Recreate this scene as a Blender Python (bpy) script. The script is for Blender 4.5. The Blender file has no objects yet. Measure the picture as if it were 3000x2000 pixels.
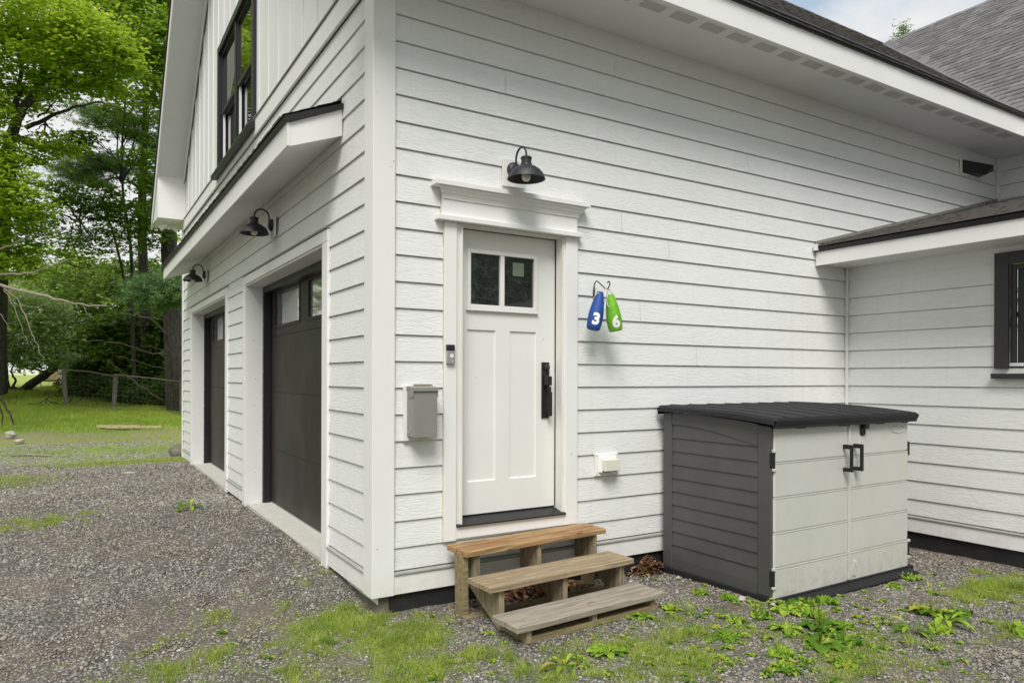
import bpy, bmesh, math, random
import numpy as np
from mathutils import Vector, Matrix
R = math.radians
rng = np.random.default_rng(7); random.seed(7)
SC = bpy.context.scene
COL = SC.collection

# ---------------------------------------------------------------- camera, light, exposure
cam = bpy.data.cameras.new('camera'); camo = bpy.data.objects.new('camera', cam); COL.objects.link(camo)
YAW = 1.0197; ROLL = 0.003
F = Vector((math.cos(YAW), math.sin(YAW), 0)); R0 = Vector((math.sin(YAW), -math.cos(YAW), 0)); U0 = Vector((0, 0, 1))
RR = R0*math.cos(ROLL)+U0*math.sin(ROLL); UU = U0*math.cos(ROLL)-R0*math.sin(ROLL)
camo.matrix_world = Matrix(((RR.x, UU.x, -F.x, -1.6689), (RR.y, UU.y, -F.y, -4.4409), (RR.z, UU.z, -F.z, 1.4452), (0, 0, 0, 1)))
cam.sensor_width = 36; cam.lens = 36*2087.99/3000; cam.shift_y = 104.956/3000
cam.clip_start = .05; cam.clip_end = 3000
SC.camera = camo
SUNDIR = Vector((-.36, -.50, .79)).normalized()
sl = bpy.data.lights.new('sun', 'SUN'); sl.energy = 3.15; sl.angle = R(27); sl.color = (1, .975, .93)
so = bpy.data.objects.new('sun', sl); COL.objects.link(so); so.rotation_euler = (-SUNDIR).to_track_quat('-Z', 'Y').to_euler()
W = bpy.data.worlds.new('World'); SC.world = W; W.use_nodes = True
wt = W.node_tree; wt.nodes.clear()
def wn(t): return wt.nodes.new(t)
wo = wn('ShaderNodeOutputWorld'); bg = wn('ShaderNodeBackground'); sky = wn('ShaderNodeTexSky')
sky.sky_type = 'NISHITA'; sky.sun_disc = False
sky.sun_elevation = math.asin(SUNDIR.z); sky.sun_rotation = math.atan2(SUNDIR.x, SUNDIR.y)
bg.inputs['Strength'].default_value = .060
tc = wn('ShaderNodeTexCoord'); mp = wn('ShaderNodeMapping'); mp.inputs['Scale'].default_value = (1, 1, 2.2); mp.inputs['Location'].default_value = (.5, .9, .2)
nz = wn('ShaderNodeTexNoise'); nz.inputs['Scale'].default_value = 2.3; nz.inputs['Detail'].default_value = 8; nz.inputs['Roughness'].default_value = .55
cr = wn('ShaderNodeValToRGB'); cr.color_ramp.elements[0].position = .44; cr.color_ramp.elements[1].position = .60
cr.color_ramp.elements[0].color = (0, 0, 0, 1)
mx = wn('ShaderNodeMix'); mx.data_type = 'RGBA'; mx.inputs[7].default_value = (13.2, 13.3, 13.3, 1)
sm = wn('ShaderNodeMix'); sm.data_type = 'RGBA'; sm.inputs[0].default_value = .75; sm.inputs[7].default_value = (8.8, 11.0, 13.4, 1)
L = wt.links.new
sx = wn('ShaderNodeSeparateXYZ'); L(tc.outputs['Generated'], sx.inputs[0]); mm = wn('ShaderNodeMath'); mm.operation = 'MULTIPLY_ADD'; mm.inputs[1].default_value = -.16; mm.inputs[2].default_value = .105; L(sx.outputs[0], mm.inputs[0])
ad = wn('ShaderNodeMath'); ad.operation = 'ADD'; L(mm.outputs[0], ad.inputs[1])
L(tc.outputs['Generated'], mp.inputs[0]); L(mp.outputs[0], nz.inputs['Vector']); L(nz.outputs['Fac'], ad.inputs[0]); L(ad.outputs[0], cr.inputs[0])
L(cr.outputs[0], mx.inputs[0]); L(sky.outputs[0], sm.inputs[6]); L(sm.outputs[2], mx.inputs[6]); L(mx.outputs[2], bg.inputs['Color']); L(bg.outputs[0], wo.inputs[0])
SC.view_settings.view_transform = 'Standard'; SC.view_settings.look = 'None'; SC.view_settings.exposure = 0.13; SC.view_settings.gamma = 1
SC.render.engine = 'CYCLES'; SC.cycles.max_bounces = 6; SC.cycles.diffuse_bounces = 4; SC.cycles.transparent_max_bounces = 8

# ---------------------------------------------------------------- helpers: objects
class MB:
    def __init__(s): s.v = []; s.f = []
    def add(s, vs, fs):
        n = len(s.v); s.v += [tuple(map(float, v)) for v in vs]; s.f += [tuple(n+i for i in f) for f in fs]; return s
    def box(s, x0, x1, y0, y1, z0, z1):
        if x0 > x1: x0, x1 = x1, x0
        if y0 > y1: y0, y1 = y1, y0
        if z0 > z1: z0, z1 = z1, z0
        return s.add([(x0,y0,z0),(x1,y0,z0),(x1,y1,z0),(x0,y1,z0),(x0,y0,z1),(x1,y0,z1),(x1,y1,z1),(x0,y1,z1)],
                     [(0,3,2,1),(4,5,6,7),(0,1,5,4),(1,2,6,5),(2,3,7,6),(3,0,4,7)])
    def prism(s, poly, axis, a0, a1):
        # poly in the two remaining axes (in xyz order), extruded along axis
        def P(p, a):
            return (a, p[0], p[1]) if axis == 'x' else (p[0], a, p[1]) if axis == 'y' else (p[0], p[1], a)
        n = len(poly)
        return s.add([P(p, a0) for p in poly]+[P(p, a1) for p in poly],
                     [tuple(range(n))[::-1], tuple(range(n, 2*n))]+[(i, (i+1) % n, n+(i+1) % n, n+i) for i in range(n)])
    def tube(s, pts, rad, seg=8, cap=True):
        pts = [Vector(p) for p in pts]; n = len(pts)
        if not hasattr(rad, '__len__'): rad = [rad]*n
        vs = []; fs = []; prev = None
        for i, p in enumerate(pts):
            d = (pts[min(i+1, n-1)]-pts[max(i-1, 0)]).normalized()
            a = Vector((0, 0, 1)) if abs(d.z) < .9 else Vector((1, 0, 0))
            if prev is not None: a = prev
            u = (a-d*a.dot(d)).normalized(); w = d.cross(u); prev = u
            for k in range(seg):
                t = 2*math.pi*k/seg; vs.append(p+(u*math.cos(t)+w*math.sin(t))*rad[i])
        for i in range(n-1):
            for k in range(seg):
                a = i*seg+k; b = i*seg+(k+1) % seg; fs.append((a, b, b+seg, a+seg))
        if cap: fs += [tuple(range(seg))[::-1], tuple((n-1)*seg+k for k in range(seg))]
        return s.add(vs, fs)
    def lathe(s, prof, c=(0,0,0), seg=28, axis=None, close=False):
        # prof: (r, h) along axis
        ax = Vector(axis or (0,0,1)).normalized(); a = Vector((1,0,0)) if abs(ax.x) < .9 else Vector((0,1,0))
        u = (a-ax*a.dot(ax)).normalized(); w = ax.cross(u); c = Vector(c); vs = []; fs = []
        for r, h in prof:
            for k in range(seg):
                t = 2*math.pi*k/seg; vs.append(c+ax*h+(u*math.cos(t)+w*math.sin(t))*max(r, 1e-4))
        n = len(prof)
        for i in range(n-1):
            for k in range(seg):
                A = i*seg+k; B = i*seg+(k+1) % seg; fs.append((A, B, B+seg, A+seg))
        if close: fs += [tuple(range(seg))[::-1], tuple((n-1)*seg+k for k in range(seg))]
        return s.add(vs, fs)
def worldloc(o):
    v = Vector((0,0,0))
    while o is not None: v = v+o.location; o = o.parent
    return v
def obj(name, mb, mat, parent=None, smooth=False, bevel=0, local=False, seg=2):
    """link an MB as ONE mesh object; vertices are in world coordinates unless local"""
    me = bpy.data.meshes.new(name)
    off = Vector((0,0,0)) if (local or parent is None) else worldloc(parent)
    me.from_pydata([(v[0]-off.x, v[1]-off.y, v[2]-off.z) for v in mb.v], [], mb.f); me.update()
    bm = bmesh.new(); bm.from_mesh(me); bmesh.ops.recalc_face_normals(bm, faces=bm.faces); bm.to_mesh(me); bm.free()
    if smooth: me.shade_smooth()
    me.materials.append(mat)
    o = bpy.data.objects.new(name, me); COL.objects.link(o); o.parent = parent
    if bevel:
        m = o.modifiers.new('bevel', 'BEVEL'); m.width = bevel; m.segments = seg; m.limit_method = 'ANGLE'; m.angle_limit = R(40)
        m.harden_normals = False
    if smooth and not bevel:
        try: me.set_sharp_from_angle(angle=R(42))
        except Exception: pass
    return o
def part_at(name, mb, mat, parent, **k): return obj(name, mb, mat, parent, **k)
def fast(name, V, Fc, mat, parent=None, smooth=False):
    V = np.asarray(V, dtype=np.float32).reshape(-1, 3); Fc = np.asarray(Fc, dtype=np.int32); k = Fc.shape[1]
    if parent is not None: V = V-np.array(worldloc(parent), dtype=np.float32)
    me = bpy.data.meshes.new(name); me.vertices.add(len(V)); me.vertices.foreach_set('co', V.ravel())
    me.loops.add(Fc.size); me.loops.foreach_set('vertex_index', Fc.ravel())
    me.polygons.add(len(Fc)); me.polygons.foreach_set('loop_start', np.arange(0, Fc.size, k, dtype=np.int32))
    me.polygons.foreach_set('loop_total', np.full(len(Fc), k, dtype=np.int32)); me.update(calc_edges=True)
    if smooth: me.shade_smooth()
    me.materials.append(mat); o = bpy.data.objects.new(name, me); COL.objects.link(o); o.parent = parent; return o
def tag(o, label, cat, group=None):
    o['label'] = label; o['category'] = cat
    if group: o['group'] = group
    return o
def thing(name, label, cat, loc=(0,0,0), rot=(0,0,0), group=None):
    o = bpy.data.objects.new(name, None); COL.objects.link(o); o.location = loc; o.rotation_euler = rot; o.empty_display_size = .1
    return tag(o, label, cat, group)
def kind(o, k): o['kind'] = k; return o
def copy_tree(o, parent=None):
    c = o.copy(); COL.objects.link(c); c.parent = parent
    for ch in list(o.children): copy_tree(ch, c)
    return c

# ---------------------------------------------------------------- helpers: materials
class N:
    def __init__(s, name):
        s.m = bpy.data.materials.new(name); s.m.use_nodes = True; s.t = s.m.node_tree; s.b = s.t.nodes['Principled BSDF']; s.out = s.t.nodes['Material Output']
        s.tc = None
    def n(s, t, **k):
        x = s.t.nodes.new(t)
        for a, b in k.items(): setattr(x, a, b)
        return x
    def l(s, a, b): s.t.links.new(a, b)
    def co(s, sc=(1,1,1), loc=(0,0,0), rot=(0,0,0)):
        if s.tc is None: s.tc = s.n('ShaderNodeTexCoord')
        m = s.n('ShaderNodeMapping'); m.inputs['Scale'].default_value = sc; m.inputs['Location'].default_value = loc; m.inputs['Rotation'].default_value = rot
        s.l(s.tc.outputs['Object'], m.inputs[0]); return m.outputs[0]
    def noise(s, vec, scale=5, detail=4, rough=.5, dist=0):
        x = s.n('ShaderNodeTexNoise'); x.inputs['Scale'].default_value = scale; x.inputs['Detail'].default_value = detail
        x.inputs['Roughness'].default_value = rough; x.inputs['Distortion'].default_value = dist; s.l(vec, x.inputs['Vector']); return x.outputs['Fac']
    def voro(s, vec, scale, out='Distance', feat='F1'):
        x = s.n('ShaderNodeTexVoronoi'); x.feature = feat; x.inputs['Scale'].default_value = scale; s.l(vec, x.inputs['Vector']); return x.outputs[out]
    def ramp(s, fac, stops):
        x = s.n('ShaderNodeValToRGB'); e = x.color_ramp.elements
        while len(e) < len(stops): e.new(.5)
        for i, (p, c) in enumerate(stops):
            e[i].position = p; e[i].color = (c, c, c, 1) if not hasattr(c, '__len__') else (*c, 1)
        s.l(fac, x.inputs[0]); return x.outputs[0]
    def math(s, op, a, b=None, c=None):
        x = s.n('ShaderNodeMath', operation=op)
        for i, q in enumerate((a, b, c)):
            if q is None: continue
            if isinstance(q, (int, float)): x.inputs[i].default_value = q
            else: s.l(q, x.inputs[i])
        return x.outputs[0]
    def mix(s, f, a, b, blend='MIX'):
        x = s.n('ShaderNodeMix'); x.data_type = 'RGBA'; x.blend_type = blend
        for i, q in ((0, f), (6, a), (7, b)):
            if isinstance(q, (int, float)): x.inputs[i].default_value = q
            elif isinstance(q, tuple): x.inputs[i].default_value = (*q, 1) if len(q) == 3 else q
            else: s.l(q, x.inputs[i])
        return x.outputs[2]
    def col(s, c):
        if isinstance(c, tuple): s.b.inputs['Base Color'].default_value = (*c, 1)
        else: s.l(c, s.b.inputs['Base Color'])
    def set(s, **k):
        for a, v in k.items():
            i = s.b.inputs[a.replace('_', ' ')]
            if isinstance(v, (int, float)): i.default_value = v
            else: s.l(v, i)
    def bump(s, h, strength=.3, dist=.01):
        x = s.n('ShaderNodeBump'); x.inputs['Strength'].default_value = strength; x.inputs['Distance'].default_value = dist; s.l(h, x.inputs['Height'])
        s.l(x.outputs[0], s.b.inputs['Normal']); return s
    def island(s):
        g = s.n('ShaderNodeNewGeometry'); return g.outputs['Random Per Island']
def M_plain(name, c, rough=.5, metal=0, spec=.5, var=.06, vs=6, bump=0, bs=120):
    n = N(name); p = n.co(); f = n.noise(p, vs, 5, .6)
    n.col(n.mix(n.ramp(f, [(.3, 0), (.7, 1)]), tuple(x*(1-var) for x in c), tuple(min(1, x*(1+var)) for x in c)))
    n.set(Roughness=rough, Metallic=metal); n.b.inputs['Specular IOR Level'].default_value = spec
    if bump: n.bump(n.noise(p, bs, 3, .6), bump, .002)
    return n.m
E0 = .1778; Z0 = .3077
def M_siding(name, c, fx=1.0):
    n = N(name); tc = n.n('ShaderNodeTexCoord'); sp = n.n('ShaderNodeSeparateXYZ'); n.l(tc.outputs['Object'], sp.inputs[0])
    u = n.math('ADD', sp.outputs[0], sp.outputs[1]); row = n.math('FLOOR', n.math('DIVIDE', n.math('SUBTRACT', sp.outputs[2], Z0-.0005), E0))
    ru = n.math('MULTIPLY', row, 7.31)
    def vec(su, sz, off):
        cx = n.n('ShaderNodeCombineXYZ'); n.l(n.math('ADD', n.math('MULTIPLY', u, su), ru), cx.inputs[0]); n.l(n.math('MULTIPLY', sp.outputs[2], sz), cx.inputs[1])
        n.l(n.math('ADD', n.math('MULTIPLY', row, 3.7), off), cx.inputs[2]); return cx.outputs[0]
    h1 = n.noise(vec(13, 95, 0), 1, 3, .55, .9)
    base = n.noise(vec(1.6, 5.5, 4), 1, 2, .4, .35)
    cont = n.math('ABSOLUTE', n.math('SINE', n.math('MULTIPLY', base, 62)))
    cont = n.math('POWER', cont, .45)
    msk = n.ramp(n.noise(vec(1.1, 2, 9), 1, 2), [(.44, 0), (.58, 1)])
    ridg = n.ramp(h1, [(.38, 0), (.5, 1)])
    h = n.math('ADD', n.math('MULTIPLY', ridg, .7), n.math('MULTIPLY', n.math('MULTIPLY', cont, msk), .9))
    n.bump(h, .62, .0022)
    p = n.co(); dirt = n.noise(p, 1.3, 6, .6)
    fine = n.noise(vec(20, 60, 2), 1, 3)
    a = n.mix(n.ramp(dirt, [(.35, 0), (.7, 1)]), tuple(x*.955 for x in c), c)
    spl = n.math('MULTIPLY', n.ramp(sp.outputs[2], [(.12, .30), (.42, 0)]), n.ramp(n.noise(p, 6, 6, .7), [(.42, 0), (.66, 1)])); a = n.mix(spl, a, (.42, .38, .30))
    st = n.ramp(n.noise(n.co((9, 9, .35)), 1.4, 5, .6), [(.56, 0), (.74, .22)]); a = n.mix(st, a, (.60, .59, .54))
    n.col(n.mix(n.ramp(fine, [(.3, .25), (.45, 0)]), a, tuple(x*.82 for x in c))); n.set(Roughness=.55); n.b.inputs['Specular IOR Level'].default_value = .3
    return n.m
def M_trim(name, c):
    n = N(name); p = n.co(); d = n.noise(p, 2.2, 6, .65); sp = n.noise(p, 26, 3, .7)
    a = n.mix(n.ramp(d, [(.35, 0), (.75, 1)]), tuple(x*.95 for x in c), c)
    z = n.n('ShaderNodeSeparateXYZ'); n.l(n.co(), z.inputs[0])
    low = n.math('MULTIPLY', n.ramp(z.outputs[2], [(.0, .28), (.16, 0)]), n.ramp(n.noise(p, 9, 5, .7), [(.4, 0), (.7, 1)]))
    a = n.mix(low, a, (.30, .25, .17))
    n.col(n.mix(n.ramp(sp, [(.235, .8), (.27, 0)]), a, (.25, .2, .14))); n.set(Roughness=.5); n.b.inputs['Specular IOR Level'].default_value = .35
    n.bump(n.noise(n.co((8, 8, 60)), 5, 3), .06, .002); return n.m
def M_wood(name, c1, c2, c3, gscale=1.0):
    n = N(name); p = n.co((1.6*gscale, 26*gscale, 26*gscale)); g = n.noise(p, 1.6, 6, .62, 1.2); g2 = n.noise(n.co((3, 120, 120)), 1, 3, .6, .4)
    a = n.mix(n.ramp(g, [(.36, 0), (.47, .35), (.55, .85), (.62, 1)]), c2, c1)
    blot = n.noise(n.co((1, 3, 3)), 2.4, 5, .6); a = n.mix(n.ramp(blot, [(.48, 0), (.7, .8)]), a, c3)
    k = n.voro(n.co((1.5, 7, 7)), 1.3); a = n.mix(n.ramp(k, [(.04, .85), (.085, 0)]), a, tuple(x*.35 for x in c2))
    a = n.mix(n.ramp(g2, [(.3, .55), (.42, 0)]), a, tuple(x*.4 for x in c2))
    n.col(a); n.set(Roughness=.8); n.bump(n.math('ADD', g, n.math('MULTIPLY', g2, .7)), .5, .003); return n.m
def M_foliage(name, c1, c2, c3, trans=.45, pos=1.1):
    n = N(name); i = n.island(); pn = n.noise(n.co(), pos, 4, .6); i = n.math('ADD', n.math('MULTIPLY', i, .62), n.math('MULTIPLY_ADD', pn, 1.5, -.55)); c = n.ramp(i, [(0, c1), (.5, c2), (1, c3)])
    n.t.nodes.remove(n.b); d = n.n('ShaderNodeBsdfDiffuse'); t = n.n('ShaderNodeBsdfTranslucent'); m = n.n('ShaderNodeMixShader'); m.inputs[0].default_value = trans
    n.l(c, d.inputs[0]); n.l(n.mix(.5, c, tuple(min(1, x*1.5) for x in c3)), t.inputs[0])
    g = n.n('ShaderNodeBsdfGlossy'); g.inputs['Roughness'].default_value = .45; m2 = n.n('ShaderNodeMixShader'); m2.inputs[0].default_value = .04
    n.l(d.outputs[0], m.inputs[1]); n.l(t.outputs[0], m.inputs[2]); n.l(m.outputs[0], m2.inputs[1]); n.l(g.outputs[0], m2.inputs[2]); n.l(m2.outputs[0], n.out.inputs[0]); return n.m
def M_glass(name, c=(.012,.014,.013), rough=.015, wav=0, ws=9, spec=.5):
    n = N(name); n.col(c); n.set(Roughness=rough); n.b.inputs['Specular IOR Level'].default_value = spec; n.b.inputs['IOR'].default_value = 1.52
    n.b.inputs['Coat Weight'].default_value = 1.0 if spec > .5 else 0
    if wav: n.bump(n.noise(n.co(), ws, 3, .5), wav, .01)
    return n.m
WHITE = (.80, .81, .79)
m_sid = M_siding('white_siding_paint', (.79, .80, .785)); m_trim = M_trim('white_trim_paint', (.82, .82, .80))
m_gable = M_trim('white_panel_paint', (.78, .79, .775)); m_door = M_trim('white_door_paint', (.79, .785, .755)); m_caulk = M_plain('aged_caulk', (.60, .56, .45), .7, var=.25, vs=14)
m_jamb = N('chipped_jamb_paint'); _p = m_jamb.co((30, 30, 5)); _ch = m_jamb.ramp(m_jamb.noise(_p, 1.0, 6, .75, .6), [(.655, 0), (.68, 1)]); _r = m_jamb.noise(m_jamb.co((40, 40, 3)), 1, 4, .6)
m_jamb.col(m_jamb.mix(_ch, m_jamb.mix(m_jamb.ramp(_r, [(.3, 0), (.7, 1)]), (.68, .665, .60), (.80, .79, .75)), (.30, .17, .08))); m_jamb.set(Roughness=.55); m_jamb.bump(m_jamb.math('MULTIPLY', _ch, -1), .4, .002); m_jamb = m_jamb.m
m_soff = M_plain('soffit_paint', (.70, .71, .70), .6, var=.03, bump=.15, bs=200)
m_vent = M_plain('vent_grille', (.58, .57, .53), .6)
m_black = M_plain('black_metal_trim', (.013, .013, .014), .45, var=.25, vs=20)
m_lamp = M_plain('weathered_black_metal', (.020, .021, .024), .5, spec=.5, var=.5, vs=22, bump=.2, bs=60)
m_bulb = M_plain('frosted_bulb_glass', (.72, .70, .62), .25, var=.02)
m_charc = M_plain('charcoal_vinyl', (.030, .028, .029), .5, var=.12, vs=9, bump=.1)
m_found = M_plain('black_foundation_coat', (.013, .013, .014), .7, var=.5, vs=7, bump=.4, bs=40)
m_conc = M_plain('pale_concrete', (.50, .49, .44), .85, var=.10, vs=9, bump=.25, bs=90)
m_grey = M_plain('grey_painted_steel', (.235, .235, .21), .45, var=.05, vs=8)
m_drip = M_plain('drip_strip_metal', (.34, .34, .32), .45, var=.1)
m_gal = M_plain('galvanised_metal', (.45, .45, .45), .35, metal=.6)
m_ivory = M_plain('ivory_plastic', (.72, .70, .60), .45, var=.02)
m_wplas = M_plain('white_plastic', (.80, .80, .78), .4, var=.02)
m_shcream = N('cream_grey_plastic'); _p = m_shcream.co(); _z = m_shcream.n('ShaderNodeSeparateXYZ'); m_shcream.l(_p, _z.inputs[0])
_c = m_shcream.mix(m_shcream.ramp(m_shcream.noise(m_shcream.co((1, 1, .5)), 3.2, 6, .65), [(.35, 0), (.7, 1)]), (.53, .535, .50), (.565, .57, .535))
_c = m_shcream.mix(m_shcream.math('MULTIPLY', m_shcream.ramp(m_shcream.noise(_p, 14, 6, .75), [(.42, 0), (.7, 1)]), m_shcream.ramp(_z.outputs[2], [(.0, .75), (.3, .1)])), _c, (.36, .33, .26))
_c = m_shcream.mix(m_shcream.ramp(m_shcream.voro(m_shcream.co((1, 1, .6)), 21), [(.035, .5), (.07, 0)]), _c, (.2, .19, .12))
m_shcream.col(_c); m_shcream.set(Roughness=.55); m_shcream.bump(m_shcream.noise(m_shcream.co((10, 10, 90)), 4, 3), .08, .002); m_shcream = m_shcream.m
m_shgrey = N('dark_grey_textured_plastic'); m_shgrey.col(m_shgrey.mix(m_shgrey.ramp(m_shgrey.noise(m_shgrey.co(), 4, 5, .6), [(.3, 0), (.7, 1)]), (.066, .065, .063), (.080, .079, .076)))
m_shgrey.set(Roughness=.5); m_shgrey.bump(m_shgrey.noise(m_shgrey.co((12, 12, 150)), 2.5, 3, .6), .25, .0015); m_shgrey = m_shgrey.m
m_shblk = M_plain('charcoal_plastic', (.017, .017, .019), .62, spec=.3, var=.15, bump=.1, bs=150)
m_blue = M_plain('blue_buoy_foam', (.008, .058, .29), .6, var=.3, vs=14, bump=.25, bs=130)
m_green = M_plain('green_buoy_foam', (.15, .43, .015), .6, var=.22, vs=14, bump=.25, bs=130)
m_num = M_plain('white_number_paint', (.86, .86, .84), .5)
m_rope = N('flecked_rope'); m_rope.col(m_rope.mix(m_rope.ramp(m_rope.voro(m_rope.co(), 130), [(.35, 0), (.45, 1)]), (.05, .06, .02), (.72, .70, .60))); m_rope = m_rope.m
# garage door steel: dark brown-grey with faint streaks
m_gdoor = N('dark_garage_steel'); m_gdoor.col(m_gdoor.mix(m_gdoor.ramp(m_gdoor.noise(m_gdoor.co((1, 1.6, .9)), 2.0, 6, .62, .6), [(.4, 0), (.7, 1)]), (.021, .0175, .015), (.043, .036, .031)))
m_gdoor.set(Roughness=.5); m_gdoor.b.inputs['Specular IOR Level'].default_value = .3; m_gdoor.bump(m_gdoor.noise(m_gdoor.co(), 90, 2), .12, .001); m_gdoor = m_gdoor.m
m_gglass = M_glass('garage_window_glass', (.20, .21, .20), .03, .04, 6, 1.0)
m_winglass = M_glass('window_glass', (.008, .010, .009), .006, .012, 2.5, 1.0)
m_doorglass = M_glass('wavy_door_glass', (.010, .012, .011), .01, .55, 14, .6)
m_screen = M_glass('shaded_window_glass', (.05, .055, .055), .05, .02, 5)
def M_shingle(name, cols, blotch):
    n = N(name); i = n.island(); c = n.ramp(i, cols); g = n.noise(n.co(), 190, 2, .8); c = n.mix(n.ramp(g, [(.35, 0), (.7, .45)]), c, tuple(x*1.6 for x in cols[-1][1]))
    b = n.noise(n.co(), 2.5, 5, .6); c = n.mix(n.ramp(b, [(.42, 0), (.75, .6)]), c, blotch)
    n.col(c); n.set(Roughness=.92); n.bump(g, .6, .002); return n.m
m_sh1 = M_shingle('weathered_shingle', [(0, (.030, .028, .027)), (.5, (.075, .070, .068)), (1, (.14, .135, .135))], (.05, .042, .036))
m_shedge = M_plain('cut_shingle_edge', (.03, .028, .028), .9); m_shedge1 = M_plain('worn_shingle_edge', (.075, .068, .062), .9)
m_sh2 = M_shingle('grey_shingle', [(0, (.085, .084, .086)), (.5, (.135, .132, .133)), (1, (.20, .198, .198))], (.13, .125, .125))
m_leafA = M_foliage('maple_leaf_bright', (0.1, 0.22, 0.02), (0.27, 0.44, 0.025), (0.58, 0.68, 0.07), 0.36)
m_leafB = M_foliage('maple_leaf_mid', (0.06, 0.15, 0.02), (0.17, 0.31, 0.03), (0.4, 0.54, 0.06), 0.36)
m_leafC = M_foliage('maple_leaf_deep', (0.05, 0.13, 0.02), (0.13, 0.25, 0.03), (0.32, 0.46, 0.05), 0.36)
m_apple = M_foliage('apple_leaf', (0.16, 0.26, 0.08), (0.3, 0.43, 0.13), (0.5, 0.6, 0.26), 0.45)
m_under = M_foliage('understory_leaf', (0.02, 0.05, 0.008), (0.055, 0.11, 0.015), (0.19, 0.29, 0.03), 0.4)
m_far = M_foliage('distant_leaf', (0.2, 0.34, 0.05), (0.32, 0.48, 0.08), (0.5, 0.58, 0.14), 0.45)
m_pine = M_foliage('pine_needle', (0.058, 0.134, 0.048), (0.115, 0.211, 0.067), (0.192, 0.307, 0.086), .3)
m_bark = N('grey_brown_bark'); m_bark.col(m_bark.mix(m_bark.ramp(m_bark.noise(m_bark.co((6, 6, 1.2)), 3, 6, .7), [(.35, 0), (.65, 1)]), (.022, .018, .014), (.085, .072, .058))); m_bark.set(Roughness=.9)
m_bark.bump(m_bark.noise(m_bark.co((9, 9, 1.6)), 3, 5, .7), .8, .03); m_bark = m_bark.m
m_dead = M_plain('bleached_dead_wood', (.26, .22, .17), .85, var=.3, vs=5)
m_dead2 = M_plain('dark_dead_wood', (.13, .105, .08), .85, var=.35, vs=5)
m_weed = N('plantain_leaf'); _i = m_weed.island(); m_weed.t.nodes.remove(m_weed.b); _d = m_weed.n('ShaderNodeBsdfDiffuse'); _t = m_weed.n('ShaderNodeBsdfTranslucent'); _m = m_weed.n('ShaderNodeMixShader'); _m.inputs[0].default_value = .35
_oi = m_weed.n('ShaderNodeObjectInfo'); _cc = m_weed.ramp(m_weed.math('FRACT', m_weed.math('ADD', m_weed.math('MULTIPLY', _i, .6), m_weed.math('MULTIPLY', _oi.outputs['Random'], .75))), [(0, (.09, .19, .03)), (.4, (.20, .35, .04)), (.75, (.35, .50, .06)), (.93, (.46, .57, .09)), (1, (.45, .33, .09))]); _cc = m_weed.mix(m_weed.ramp(m_weed.noise(m_weed.co(), 30, 4), [(.4, 0), (.7, .5)]), _cc, (.06, .13, .02))
m_weed.l(_cc, _d.inputs[0]); m_weed.l(_cc, _t.inputs[0]); m_weed.l(_d.outputs[0], _m.inputs[1]); m_weed.l(_t.outputs[0], _m.inputs[2]); m_weed.l(_m.outputs[0], m_weed.out.inputs[0]); m_weed = m_weed.m
m_grass = M_foliage('grass_blade', (0.1, 0.17, 0.03), (0.27, 0.38, 0.045), (0.55, 0.6, 0.14), 0.5, 5)
m_lawn = M_foliage('lawn_blade', (0.15, 0.24, 0.025), (0.3, 0.42, 0.04), (0.52, 0.58, 0.11), 0.45)
m_litter = N('dry_leaf_litter'); m_litter.col(m_litter.ramp(m_litter.island(), [(0, (.04, .022, .012)), (.5, (.14, .065, .028)), (1, (.34, .19, .09))])); m_litter.set(Roughness=.85); m_litter = m_litter.m
m_stone = N('gravel_stone'); _g = m_stone.noise(m_stone.co(), 120, 3, .7); _c = m_stone.ramp(m_stone.island(), [(0, (.10, .095, .083)), (.35, (.23, .222, .205)), (.6, (.315, .295, .26)), (.78, (.37, .31, .23)), (.95, (.40, .40, .385)), (1, (.62, .61, .58))])
_bp = m_stone.noise(m_stone.co(), 1.15, 5, .6); _c = m_stone.mix(m_stone.ramp(_bp, [(.42, 0), (.66, .5)]), _c, m_stone.mix(.5, _c, (.22, .155, .095)))
m_stone.col(m_stone.mix(m_stone.ramp(_g, [(.3, .5), (.6, 0)]), _c, (.09, .086, .078))); m_stone.set(Roughness=.8); m_stone = m_stone.m
m_rock = M_plain('field_boulder', (.15, .135, .11), .85, var=.4, vs=3, bump=.8, bs=12)
m_pale = M_plain('pale_rock', (.42, .39, .34), .85, var=.15, vs=9, bump=.4, bs=30)

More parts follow.
